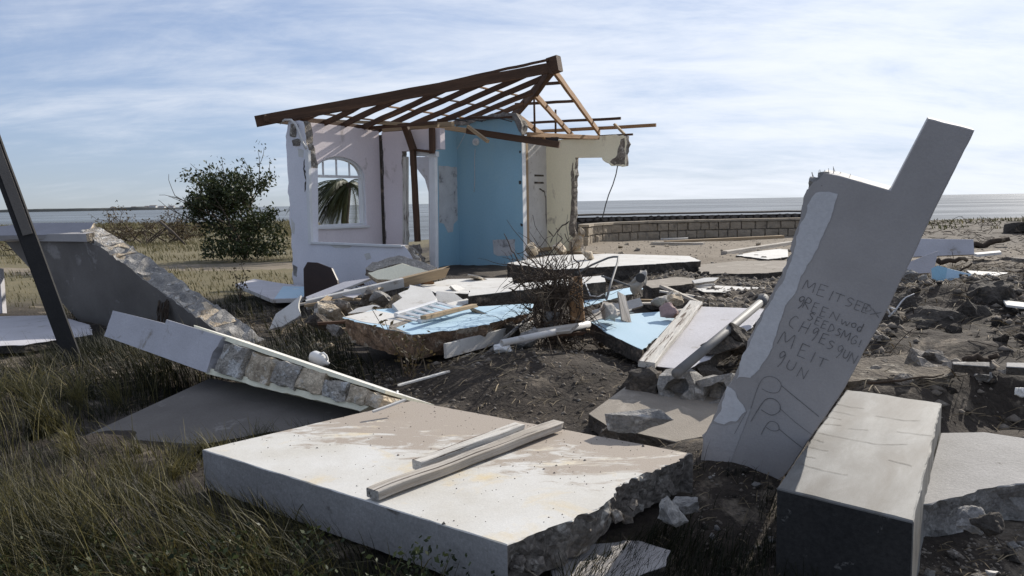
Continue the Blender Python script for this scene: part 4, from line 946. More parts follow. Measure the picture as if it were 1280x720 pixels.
    for l in ([(203, 180), (222, 120), (240, 86), (262, 78), (285, 85), (300, 105), (290, 128), (265, 130), (238, 118)], [(300, 107), (345, 145), (420, 206)], [(203, 222), (228, 180), (250, 152), (275, 150), (295, 168), (294, 190), (268, 202), (236, 185)], [(295, 180), (345, 225), (402, 268)],
              [(235, 265), (248, 240), (265, 222), (288, 230), (292, 250), (270, 252), (250, 240)], [(292, 246), (330, 278), (366, 306)], [(150, 262), (175, 215), (190, 190)]):
        stroke(z1(l), .004)
    emit('scratched_writing', V, FC, MT['scratch'], None, e, M)
MT['patchl'] = mat('pale_bare_render', (.66, .655, .66), (.56, .555, .555), 2.5, .9, .25, 35, c3=(.33, .33, .335), s3=3.2, t3=.66, fine=.12)
MT['conc_facet'] = mat('lighter_facet_grey', (.47, .45, .44), (.40, .38, .37), 2.5, .9, .2, 40, c3=(.42, .42, .42), s3=3, t3=.66, fine=.12)
tall()
# ------------------------------------------------------------------ long block, right
def bench():
    zf, zb = .40, .43
    FL = at_z(971, 609, zf); FR = at_z(1142, 651, zf); BR = at_z(1177, 504, zb); BL = at_z(1058, 487, zb)
    e = empty('concrete_block', (FL+FR+BL+BR)/4-UP*.42, 'long smooth rectangular concrete block with a shaded black end, leaning beside the tall slab', 'block')
    n = (FR-FL).cross(BL-FL).normalized(); c = (FL+FR+BL+BR)/4; M = frame(c, n, BL-FL); q = lambda p: ((M.inverted() @ p).x, (M.inverted() @ p).y)
    prism('block_body', M, [q(FL), q(FR), q(BR), q(BL)], .62, (MT['bench'], MT['broken'], MT['bench']), e, rough={2}, soft={0, 1, 3}, samp=.0045, step=.04, amp=.02, bev=.006)
    nf = (FR-FL).cross(UP).normalized(); Mf = frame((FL+FR)/2-UP*.3+nf*.003, nf, FR-FL); w = (FR-FL).length/2
    V = [(-w+.004, -.3, 0), (w-.004, -.3, 0), (w-.004, .288, 0), (-w+.004, .288, 0)]
    V += [(x, y, -.002) for x, y, z in V]
    emit('shaded_end_face', V, [(0, 1, 2, 3), (0, 4, 5, 1), (1, 5, 6, 2), (2, 6, 7, 3), (3, 7, 4, 0)], MT['shaded_end'], None, e, Mf)  # near-black sheet paints the shade of this end, with pale mottling
    # hairline cracks across the top
    for k, pts in enumerate(([(1022, 541), (1060, 549), (1100, 556), (1135, 556)], [(1030, 530), (1052, 532)], [(1040, 514), (1070, 520)], [(1010, 559), (1036, 564)], [(1120, 540), (1165, 545)], [(1046, 505), (1062, 509), (1080, 511)], [(1035, 521), (1052, 525)], [(1016, 549), (1030, 553)], [(1004, 570), (1020, 573)], [(1000, 580), (1030, 589), (1060, 594)], [(1060, 536), (1085, 538)], [(1095, 520), (1130, 526), (1150, 526)], [(1110, 575), (1140, 583)])):
        P = [Vector((*uv(M, *p), .0025)) for p in pts]; V = []; FC = []
        Q = [P[i].lerp(P[i+1], j/5)+Vector((nz((i, j, k), 3.1), nz((j, i, k), 2.7), 0))*.012 for i in range(len(P)-1) for j in range(5)]+[P[-1]]
        for i, p in enumerate(Q):
            d = (Q[min(i+1, len(Q)-1)]-Q[max(i-1, 0)]).normalized(); nn = Vector((-d.y, d.x, 0))*.003*(.4+abs(nz((i, k, 0), 1.3))); V += [p+nn, p-nn]
        for i in range(len(Q)-1): FC.append((2*i, 2*i+1, 2*i+3, 2*i+2))
        emit('crack', V, FC, MT['crackm'], None, e, M)
MT['crackm'] = mat('dirt_in_crack', (.14, .12, .10), (.1, .085, .07), 9, .95, .1)
MT['shaded_end'] = mat('shaded_black_end', (.024, .023, .022), (.045, .042, .038), 3, .85, .3, 30, c3=(.20, .19, .17), s3=7.5, t3=.645, fine=.4, w3=.03)
bench()
o, M = slab('floor_slab', [(1176, 541), (1230, 540), (1310, 552), (1310, 602), (1262, 606), (1222, 612), (1190, 622), (1153, 630)], (1170, 628, .26), .22, (MT['bench2'] if 'bench2' in MT else MT['conc_side'], MT['broken_grey'], MT['broken_grey']), n=(0, -.03, 1), rough={3, 4, 5, 6}, amp=.03, step=.04, rows=7, seed=31, slope=.3)
T(o, 'grey slab with a broken near edge at the right, beside the long block', 'slab')
# ------------------------------------------------------------------ rubble heap of slabs in the middle
W, BR, BD, BP = MT['white'], MT['broken'], MT['broken_dark'], MT['broken_pale']
def sl(label, pix, anchor, thick, mats, name='floor_slab', cat='slab', **k):
    o, M = slab(name, pix, anchor, thick, mats, **k); T(o, label, cat); return o, M
def rubble_heap():
    # blue and white slab
    o, M = sl('thick slab painted blue and white with a rough brown edge, in the middle of the heap', [(428, 397), (468, 387), (545, 381), (600, 383), (667, 379), (664, 390), (612, 404), (560, 413), (515, 418), (488, 412), (455, 404)],
              (515, 418, .60), .24, (MT['ltblue2'], MT['broken_brown'], MT['broken_brown']), n=(.04, -.03, 1), rough={0, 5, 6, 7, 8, 9, 10}, amp=.03, step=.045, rows=7, seed=41, slope=.35)
    sheet('white_paint', M, [(430, 396.5), (468, 388), (517, 397), (487, 407), (456, 403)], .003, W, o, jag=.006, lift=.003)
    sheet('bare_edge', M, [(487, 407), (517, 397), (525, 398), (494, 410), (512, 417), (486, 412)], .003, BR, o, jag=.012, lift=.004)
    MS = M.copy(); n = M.col[2].to_3d(); p0 = at_z(562, 428, .42); p1 = at_z(655, 399, .46)
    o = beam('white_board', on_plane(556, 414, M.translation, n)+Vector((0, -.03, -.17)), on_plane(666, 390, M.translation, n)+Vector((0, -.03, -.15)), .03, .13, W, up=(0, 0, 1)); T(o, 'white board on edge under the front of the blue slab', 'board')
    sl('white panel with a broken corner lying above the blue and white slab', [(490, 380), (503, 372), (498, 367), (510, 362), (512, 356), (538, 361), (546, 373), (543, 379), (500, 391)], (500, 390, .66), .05, (W, BP, W), name='wall_panel', cat='panel', n=(0, -.16, 1), rough={1, 2, 3, 4}, amp=.015, seed=42)
    sl('white slab behind the louvre, partly under the dark edged slab', [(525, 357), (560, 349), (640, 347), (642, 355), (610, 362), (585, 367), (545, 366)], (545, 366, .62), .2, (W, BD, BP), n=(0, 0, 1), rough={0, 3, 4, 5, 6}, amp=.02, seed=43)
    sl('small white block sitting at the end of the louvre', [(558, 379), (584, 373), (590, 378), (564, 385)], (562, 384, .62), .14, (W, W, W), name='concrete_block', cat='block', rough={2}, amp=.01)
    sl('dark sided slab with a white top running behind the root tangle', [(586, 363), (640, 355), (755, 344), (757, 352), (690, 358), (586, 370)], (586, 368, .72), .24, (W, BD, BD), n=(-.03, -.02, 1), rough={3, 4, 5}, amp=.02, step=.06, seed=44)
    sl('white topped slab with dark edges at the back of the heap, nearest the sand', [(634, 329), (690, 319), (760, 317), (862, 320), (876, 326), (800, 331), (690, 337)], (800, 331, .62), .25, (W, BD, BD), n=(0, -.01, 1), rough={3, 4, 5, 6}, amp=.025, step=.07, seed=45)
    o, M = sl('narrow slab painted light blue under the root tangle, right of it', [(724, 374), (772, 362), (800, 357), (804, 361), (796, 365), (728, 384)], (728, 383, .58), .09, (MT['ltblue2'], BD, BD), rough={3, 4}, amp=.015, seed=46)
    sl('white slab edge lying just under the narrow light blue slab', [(728, 391), (800, 372), (804, 382), (735, 402)], (730, 400, .42), .06, (W, W, W), n=(0, -.9, .45), rough={1}, amp=.02, seed=47)
    sl('small brown slab with a pale top under the back white slab', [(800, 352), (846, 346), (868, 348), (868, 354), (815, 360)], (815, 359, .52), .30, (MT['sandy'], BD, BD), rough=True, amp=.02, seed=48)
    sl('flat pale slab half buried in the sand at the right of the heap', [(865, 359), (880, 356), (960, 360), (960, 366), (880, 365)], (880, 364, .45), .28, (W, BD, BD), rough={2, 3}, amp=.02, seed=49)
    sl('light blue painted slab tilted towards the pipe, its underside dark', [(738, 402), (790, 392), (830, 389), (843, 398), (826, 417), (803, 437), (770, 422), (748, 409)], (803, 437, .42), .13, (MT['ltblue2'], BD, BD), n=(.06, -.1, 1), rough={4, 5, 6, 7}, amp=.014, step=.05, seed=50)
    o, M = sl('lilac white slab sloping down beside the peeling plank', [(874, 383), (958, 386), (940, 408), (915, 430), (890, 446), (858, 462), (806, 456)], (812, 455, .42), .1, (MT['lav'], MT['broken_dark'], MT['broken_dark']), n=(.0, -.14, 1), rough={1, 2, 3, 4, 5}, amp=.02, step=.05, seed=51)
    n = M.col[2].to_3d(); a = on_plane(808, 456, M.translation+n*.03, n); b = on_plane(870, 379, M.translation+n*.03, n)
    o = beam('timber_plank', a, b, .13, .05, MT['wood_white'], up=n, jit=.008, seg=14, broken=.05); T(o, 'wide peeling white plank on the left edge of the lilac slab', 'plank')
    a = on_plane(845, 467, M.translation+n*.14, n); b = on_plane(951, 378, M.translation+n*.16, n)
    o = tube('metal_pipe', [a, a.lerp(b, .5), b], .036, MT['metal'], None, 12, hollow=1); T(o, 'straight grey pipe lying up the lilac slab', 'pipe')
    o = tube('pipe_elbow', [b, b+(b-a).normalized()*.05, b+(b-a).normalized()*.09+UP*.03], .05, MT['metal'], None, 10); T(o, 'collar at the upper end of the grey pipe', 'pipe fitting')
    # lump with hollow blocks
    e = empty('block_rubble', at_z(845, 500, .2), 'broken course of hollow blocks under the foot of the lilac slab', 'rubble')
    P = at_z(850, 482, .32); X = Vector((.9, -.44, 0)).normalized(); nr = Vector((-.44, -.9, .1)).normalized()
    for i in range(3):
        c = P+X*(i-1)*.27+UP*(-.01*i); me = hollow_block((.27, .22, .2), 600+i, .05, MT['broken_grey'], hr=.3) if i else rough_box((.26, .2, .2), 600, .04, MT['broken_dark'])
        link(bpy.data.objects.new('block', me), frame(c, nr, X) @ Matrix.Rotation(.1*i, 4, 'Z'), e)
    # cream slab with rough broken back, far left of heap
    sl('cream faced slab with a rough broken edge leaning by the lilac house wall', [(460, 341), (478, 336), (503, 329.5), (532, 338), (545, 341), (490, 350), (472, 349)], (480, 349, .72), .1, (MT['cream'], BP, BP), name='wall_panel', cat='panel', n=(.1, -.75, .75), rough=True, amp=.02, step=.06, seed=52)
    sl('rough grey underside of a broken slab behind the cream faced slab', [(456, 336), (466, 328), (499, 319), (522, 325), (545, 334), (540, 341), (500, 329), (463, 339)], (470, 338, .80), .12, (MT['broken_grey'], BR, BR), name='concrete_lump', cat='rubble', n=(.1, -.6, .8), rough=True, amp=.03, step=.06, seed=53)
    a = at_y(383, 381, 9.6); b = at_y(504, 353, 10.2)
    o = beam('timber_plank', a, b, .05, .12, W, up=(0, -.3, 1), seg=10, jit=.004); T(o, 'long white painted plank sloping down to the left from the house wall', 'plank')
    a = at_y(500, 354, 10.25); b = at_y(562, 339, 10.7)
    o = beam('timber_plank', a, b, .06, .13, MT['wood_raw'], up=(0, -.3, 1), broken=.3, jit=.01); T(o, 'raw broken brown end of timber beyond the long white plank', 'plank')
    sl('white sheet behind the long white plank below the brown board', [(382, 371), (430, 352), (466, 347), (440, 357), (386, 377)], (386, 376, .5), .03, (MT['lav'], W, W), name='wall_panel', cat='panel', n=(0, -.4, 1))
    sl('white broken board standing in the grass left of the long plank', [(336, 412), (345, 392), (357, 384), (376, 369), (373, 380), (375, 394), (352, 408)], (338, 411, .17), .035, (W, W, W), name='wall_panel', cat='board', n=(-.2, -.75, .7), rough=True, amp=.012, seed=54)
    o, M = sl('lilac and blue panel lying in the grass before the house corner', [(294, 355), (318, 348.5), (352, 354), (386, 358), (392, 363), (376, 373), (340, 374)], (340, 374, .28), .06, (MT['lav'], W, W), name='wall_panel', cat='panel', n=(0, -.04, 1), seed=55)
    sheet('blue_paint', M, [(354, 358), (386, 358.5), (391, 363), (376, 372.5), (343, 373.5)], .003, MT['ltblue2'], o, jag=.006, lift=.003)
    # brown board against the wall
    o, M = sl('dark red brown curved board propped against the lilac house wall', [(379, 336), (384, 327.5), (396, 328), (414, 335), (421, 350), (425, 372), (400, 374), (380, 374)], (400, 374, .3), .04, (MT['wood_red'],)*3, name='wooden_board', cat='board', n=(-.45, -.87, .2))
    p = at_y(397, 350, 12.4); o = rock('white_lump', p, (.32, .28, .24), 77, MT['white'], (.3, .2, .5), None, 3); T(o, 'rounded white lump in front of the dark brown board', 'rubble')
    p = at_y(404, 357, 12.2); o = rock('white_lump', p, (.16, .16, .26), 78, MT['white'], (.3, .5, .5), None, 2); T(o, 'small white lump right of the rounded one by the brown board', 'rubble')
    # louvre
    e = empty('louvre_window', at_z(530, 392, .5), 'white louvred window frame lying flat beside the blue and white slab', 'window')
    n = Vector((0, -.1, 1)).normalized(); c = at_z(528, 391, .67); P = lambda x, y, o=0: on_plane(x, y, c+n*o, n)
    beam('frame', P(495, 394), P(545, 378), .05, .04, MT['trim'], e, up=n); beam('frame', P(524, 401), P(575, 386), .05, .04, MT['trim'], e, up=n)
    for t in (.0, .2, .4, .6, .8, 1.):
        a = P(495, 394).lerp(P(545, 378), t); b = P(524, 401).lerp(P(575, 386), t); beam('slat', a.lerp(b, .06), a.lerp(b, .94), .036, .012, MT['trim'], e, up=(0, -.4, 1), jit=.002)
    nS = MS.col[2].to_3d(); o = beam('timber_plank', on_plane(529, 397, MS.translation+nS*.09, nS), on_plane(594, 382, MS.translation+nS*.06, nS), .06, .035, MT['wood_raw'], broken=.05); T(o, 'short yellowish batten lying on the blue slab', 'plank')
    # pvc pipe etc
    o = tube('plastic_pipe', [at_y(736, 405, 7.15), at_y(690, 416, 6.85), at_y(627, 429, 6.55)], .030, MT['pvc'], None, 12, hollow=1); T(o, 'white plastic pipe lying below the root tangle', 'pipe')
    o = tube('metal_pipe', [at_y(598, 452, 6.9), at_y(630, 424, 7.3), at_y(668, 391, 7.7)], .018, MT['metal'], None, 8); T(o, 'thin grey pipe leaning on the edge of the blue slab', 'pipe')
    o = tube('bent_metal_frame', [at_y(722, 341, 9.0), at_y(740, 331, 9.0), at_y(760, 322.5, 8.9), at_y(767, 321, 8.85), at_y(773, 321, 8.8), at_y(772, 328, 8.6), at_y(765, 350, 8.2), at_y(758, 374, 7.8)], .012, MT['metal'], None, 8); T(o, 'bent metal rod standing like a hook beside the root tangle', 'pipe')
    o = tube('bent_wire', [at_y(729, 347, 8.6), at_y(733, 358, 8.3), at_y(738, 370, 8.1), at_y(748, 371, 8.1), at_y(756, 367, 8.1)], .007, MT['wire_w'], None, 6); T(o, 'thin white wire loop between the root tangle and the bent rod', 'wire')
    o = tube('metal_strip', [at_y(752, 345, 8.7), at_y(770, 351, 8.6), at_y(788, 358, 8.5)], .012, MT['metal'], None, 6); T(o, 'flat metal strip lying on the light blue slab behind the bent rod', 'strip')
    o = beam('wooden_stump', at_y(721, 404, 7.45), at_y(719, 344, 7.7), .13, .11, MT['wood_tan'], up=(0, 1, 0), jit=.015, broken=.12); T(o, 'splintered brown timber stump standing in the root tangle', 'post')
    # cloth, bags
    def cloth(label, cat, name, px, py, y, size, seed, m):
        p = at_y(px, py, y); o = rock(name, p, size, seed, m, (random.random(), random.random()*.5, random.random()*3), None, 3)
        for v in o.data.vertices: v.co += Vector((nz(v.co, 9, seed), nz(v.co, 9, seed+1), nz(v.co, 9, seed+2)))*min(size)*.28
        o.data.polygons.foreach_set('use_smooth', [True]*len(o.data.polygons)); T(o, label, cat); return o
    o = cloth('crumpled white bag with a dark hole hanging over the slab edge', 'bag', 'plastic_bag', 800, 352, 9.2, (.32, .2, .34), 91, MT['clothgrey'])
    p = at_y(800, 347, 9.05); V, FC = tube_geo([(0, 0, 0), (0, -.02, 0)], .055, 12); h = emit('hole', V, FC, MT['wire'], None, o, Matrix.Translation(p+Vector((0, -.02, 0))))
    cloth('crumpled dusty cloth at the foot of the bent metal rod', 'cloth', 'cloth', 762, 391, 7.6, (.36, .2, .16), 92, MT['clothgrey'])
    cloth('dusty pink rag beside the top of the peeling plank', 'cloth', 'cloth', 838, 388, 7.9, (.24, .2, .12), 93, MT['rag'])
    cloth('pale crumpled lump above the light blue tilted slab', 'cloth', 'cloth', 826, 377, 8.3, (.24, .16, .12), 94, MT['clothgrey'])
    cloth('white rounded lump at the left end of the plastic pipe', 'bag', 'plastic_bag', 629, 436, 6.8, (.2, .16, .12), 95, MT['plastic'])
    sl('grey fallen board end left of the light blue tilted slab', [(729, 397), (748, 390), (755, 375), (762, 379), (776, 392), (738, 401)], (735, 400, .45), .03, (MT['wood_grey'],)*3, name='wooden_board', cat='board', n=(0, -.3, 1), rough=True, amp=.01)
    # jug
    e = empty('plastic_jug', at_y(399, 460, 6.6), 'white plastic jug lying on its side in the grass behind the wall fragment', 'jug')
    c = at_y(399, 449, 6.7); ax = Vector((.82, -.5, -.28)).normalized()
    prof = [(z*.85, r*.8) for z, r in [(-.105, .015), (-.10, .05), (-.08, .066), (.0, .07), (.06, .066), (.09, .045), (.11, .022), (.13, .02)]]
    V = []; FC = []; M = frame(c, ax, (0, 0, 1)); k = 14
    for z, r in prof:
        for i in range(k): t = 2*math.pi*i/k; q = max(abs(math.cos(t)), abs(math.sin(t))); rr = r*(1 if r < .024 else (.72/q*.5+.62)); V.append((math.cos(t)*rr, math.sin(t)*rr, z))
    for j in range(len(prof)-1):
        for i in range(k): a = j*k+i; b = j*k+(i+1) % k; FC.append((a, b, b+k, a+k))
    FC += [tuple(reversed(range(k))), tuple(range((len(prof)-1)*k, len(prof)*k))]
    emit('jug_body', V, FC, MT['plastic'], None, e, M, True)
    tube('handle', [M @ Vector(q) for q in ((.05, 0, .0), (.072, 0, .034), (.06, 0, .072), (.024, 0, .09))], .009, MT['plastic'], e, 8)
    # white strips on the soil heap
    o = beam('white_stick', at_y(499, 482, 5.9), at_y(561, 464, 6.3), .03, .014, W, jit=.01); T(o, 'white stick lying on the soil behind the cream slab', 'stick')
    o = beam('white_stick', at_z(466, 514, .40), at_z(507, 499, .44), .025, .012, W, jit=.008); T(o, 'short white stick at the tip of the fallen wall fragment', 'stick')
    o = tube('bent_wire', [at_y(497, 489, 5.6), at_y(495, 494, 5.55), at_y(498, 498, 5.5)], .008, MT['wire_w'], None, 6); T(o, 'tiny white bent wire beside the tip of the wall fragment', 'wire')
    # concrete curb half buried above the soil heap
    o = rock('concrete_lump', at_y(583, 450, 6.95), (.48, .2, .12), 66, MT['broken_grey'], (0, -.05, .2), None, 3); T(o, 'long grey lump half buried at the top of the soil heap', 'rubble')
    # stones in and round the heap
    rg = random.Random(12)
    spots = [(432, 384, 9.3, .30, 'rough brown lump below the long white plank, left of the louvre', BR), (408, 388, 9.2, .34, 'big brown stone under the lower half of the long white plank', BR), (455, 372, 9.8, .26, 'brown lump beneath the middle of the long white plank', BR), (476, 374, 9.6, .3, 'grey lump left of the broken white panel', MT['broken_grey']), (398, 402, 8.6, .26, 'dark stone in the grass left of the blue slab', BD),
             (420, 412, 8.0, .2, 'grey stone at the front left foot of the blue slab', MT['broken_grey']), (415, 392, 8.9, .34, 'pale mortar lump by the lower end of the long white plank', BP), (450, 420, 7.6, .2, 'dark stone under the rough edge of the blue slab', BD), (690, 402, 7.4, .22, 'grey stone behind the plastic pipe', MT['broken_grey']), (660, 425, 7.0, .24, 'grey lump resting by the left part of the plastic pipe', MT['broken_grey']),
             (640, 412, 7.6, .2, 'grey stone under the front of the blue slab', BD), (842, 372, 8.6, .25, 'pale stone right of the crumpled bag', BP), (905, 440, 6.4, .34, 'dark stone under the right of the lilac slab', BD), (925, 425, 6.6, .36, 'dark lump against the tall slab below the pipe', BD), (885, 462, 6.2, .3, 'dark stone right of the pipe foot', BD), (760, 545, 4.75, .14, 'small dark stone behind the cream slab', BD),
             (838, 640, 3.15, .16, 'angular grey stone right of the broken side of the cream slab', MT['broken_grey']), (858, 633, 3.25, .13, 'smaller grey stone beside the angular one right of the cream slab', MT['broken_grey']), (735, 318, 14.5, .3, 'pale stone on the sand left of the back slab', BP), (700, 311, 16, .35, 'pale lump at the foot of the cream house wall', BP), (664, 312, 15.2, .35, 'pale log-shaped lump against the blue wall edge', BP)]
    for i, (px, py, y, s, lb, m) in enumerate(spots):
        o = rock('concrete_lump', at_y(px, py, y), (s*1.25, s*.95, s*.75), 700+i, m, (rg.random(), rg.random()*.6, rg.random()*3), None, 3 if y < 8 else 2); T(o, lb, 'rubble')
    o, M = sl('flat dark slab in the grass in front of the broken side of the cream slab', [(690, 712), (735, 680), (800, 676), (838, 688), (832, 706), (770, 730), (700, 735)], (740, 700, .1), .05, (MT['conc_grey'], BD, BD), rough=True, amp=.02, n=(.1, -.05, 1))
    # long lumber on the sand
    o = beam('timber_plank', at_z(676, 313, .42), at_z(790, 321, .42), .1, .06, MT['wood_raw']); T(o, 'long plank lying on the sand behind the back white slab', 'plank')
    o = beam('timber_plank', at_z(630, 318, .5), at_z(700, 309, .5), .16, .08, MT['wood_raw'], broken=.2); T(o, 'thick pale plank at the foot of the cream house wall', 'plank')
    o = beam('timber_plank', at_z(826, 299, .40), at_z(860, 298, .42), .5, .05, MT['wood_white']); T(o, 'short pale board on the sand before the sea wall', 'plank')
    o = beam('timber_plank', at_z(832, 303, .42), at_z(978, 296, .42), .18, .1, MT['wood_raw']); T(o, 'long weathered timber on the sand before the sea wall', 'plank')
    o = beam('timber_plank', at_z(815, 304.5, .4), at_z(880, 305.5, .4), .2, .1, MT['wood_grey']); T(o, 'second timber on the sand, nearer than the long one', 'plank')
    o = beam('timber_plank', at_z(905, 317, .4), at_z(990, 304, .4), .16, .12, MT['wood_grey']); T(o, 'dark timber behind the white sheet on the sand', 'plank')
    o, M = sl('bright white sheet lying on the sand left of the tall slab', [(920, 319), (946, 314), (975, 311), (985, 312), (985, 321), (960, 324)], (950, 322, .42), .05, (W, BD, BD), rough={4, 5}, amp=.03)
MT['ltblue2'] = mat('pale_blue_paint', (.42, .56, .655), (.36, .51, .61), 2.2, .7, .12, 40, c3=(.60, .63, .62), s3=2.6, t3=.66, fine=.07)
rubble_heap()
def small_rubble():
    rg = random.Random(77)
    def inside(p): return any(inpoly(np.array([p.x]), np.array([p.y]), s)[0] for s in SLABS)
    sets = [(70, (385, 660), (370, 440), .30, 'small broken concrete lump lying among the slabs of the rubble heap', 'small lumps in the rubble heap', (BR, BP, MT['broken_grey'], BD)), (45, (660, 900), (345, 450), .30, 'small broken concrete lump right of the root tangle near the tilted slabs', 'small lumps right of the root tangle', (BR, BD, MT['broken_grey'])),
            (60, (1085, 1290), (340, 470), .42, 'small stone scattered on the soil bank right of the tall slab', 'small stones on the right bank', (BD, BD, BR, BD)), (24, (1160, 1285), (640, 720), .04, 'small stone on the gravel below the right slab', 'small stones in the right foreground', (BD, MT['broken_grey'], BR)), (26, (880, 1000), (590, 715), .03, 'small stone in the dark grass between the cream slab and the long block', 'small stones in the dark grass', (BD, MT['broken_grey'])), (30, (700, 1000), (302, 340), .42, 'small stone lying on the sand before the sea wall', 'small stones on the sand', (BP, BR, MT['stone']))]
    for n, xr, yr, z, lb, gr, ms in sets:
        protos = [rock_mesh('concrete_lump', (1, .8, .65), 1000+i+n, ms[i % len(ms)], 1) for i in range(6)]
        for i in range(n):
            p = at_z(rg.uniform(*xr), rg.uniform(*yr), z); p.z = Hs(p.x, p.y)
            s = rg.uniform(.05, .17)*(1 if p.y < 12 else 1.5)*(.5 if p.y < 4.5 else 1)
            if inside(p): continue
            o = bpy.data.objects.new('concrete_lump', protos[i % 6]); link(o, Matrix.Translation(p+UP*s*.15) @ Matrix.Rotation(rg.random()*6, 4, 'Z') @ Matrix.Rotation(rg.uniform(-.5, .5), 4, 'X') @ Matrix.Scale(s, 4)); T(o, lb, 'rubble', gr)
    o, M = sl('dark broken edge of the sandy terrace between the back white slab and the white sheet', [(872, 331), (925, 326), (990, 326), (1000, 338), (940, 342), (876, 342)], (900, 341, .50), .5, (MT['sandy'], BD, BD), name='concrete_slab', rough=True, amp=.05, step=.08, n=(0, -.02, 1))
    bm_ = [MT['wood_grey'], MT['wood_raw'], MT['wood_white'], MT['wood_dark']]
    for i in range(34):
        px = rg.uniform(400, 880); py = rg.uniform(345, 425); q = at_z(px, py, .32+.25*rg.random()); L = rg.uniform(.25, .9); a = rg.uniform(-.5, .5) if rg.random() < .7 else rg.uniform(0, 3.1); d = Vector((math.cos(a), math.sin(a), rg.uniform(-.22, .22)))*L/2
        if q.y < 6.7 and q.x > -.9 and q.x < .9: continue
        o = beam('splintered_board', q-d, q+d, rg.uniform(.04, .11), rg.uniform(.018, .04), bm_[i % 4], jit=.01, broken=.12); T(o, 'splintered board scattered among the slabs of the rubble heap', 'board', 'splintered boards in the rubble heap')
    shards = [(455, 386, 9.0, 'white'), (470, 362, 10.1, 'lav'), (560, 372, 9.3, 'white'), (575, 362, 9.9, 'white'), (610, 395, 7.9, 'ltblue2'), None, (690, 412, 6.9, 'wood_grey'), (850, 366, 9.0, 'wood_grey'), (880, 350, 10.5, 'white'), None, None, (780, 385, 7.9, 'wood_grey'), (520, 348, 10.8, 'wood_tan'), (596, 346, 11.2, 'white'), (440, 366, 9.9, 'lav'), (405, 376, 9.5, 'wood_raw')]
    names = {'white': ('white', 'wall_panel', 'shard'), 'lav': ('lilac', 'wall_panel', 'shard'), 'ltblue2': ('pale blue', 'wall_panel', 'shard'), 'wood_grey': ('silvered wooden', 'timber_offcut', 'wood scrap'), 'wood_raw': ('raw wooden', 'timber_offcut', 'wood scrap'), 'wood_tan': ('tan wooden', 'timber_offcut', 'wood scrap')}
    for i, sh in enumerate(shards):
        if sh is None: continue
        px, py, y, m = sh
        p = at_y(px, py, y); n = Vector((rg.gauss(0, .3), rg.gauss(-.2, .3), 1)).normalized(); M = frame(p, n, (rg.gauss(0, 1), rg.gauss(0, 1), 0)); c, nm, cat = names[m]
        if 'wood' in m: o = prism(nm, M, [(-.25, -.04), (.22, -.05), (.28, .02), (-.2, .05)], .03, (MT[m],)*3, rough={1, 3}, amp=.02)
        else: o = prism(nm, M, [(-.16, -.1), (.1, -.13), (.2, .02), (.05, .12), (-.14, .07)], .03, (MT[m], BP, BP), rough=True, amp=.02)
        T(o, {0: 'white shard left of the white corner of the blue slab', 1: 'lilac shard below the cream faced slab', 2: 'white shard behind the louvre', 3: 'white shard on the pale slab behind the louvre', 4: 'pale blue shard at the front edge of the blue slab', 5: 'white shard just above the light blue tilted slab', 6: 'silvered wooden offcut by the left part of the plastic pipe', 7: 'silvered wooden offcut on the soil behind the lilac slab', 8: 'white shard on the soil left of the tall slab, near the back', 9: 'raw wooden offcut on the soil nearest the tall slab', 10: 'lilac shard against the left edge of the tall slab', 11: 'silvered wooden offcut under the crumpled white bag', 12: 'tan wooden offcut at the foot of the blue wall, left part', 13: 'white shard at the foot of the blue wall, middle', 14: 'lilac shard under the long white plank', 15: 'raw wooden offcut under the lower end of the long white plank'}[i], cat)
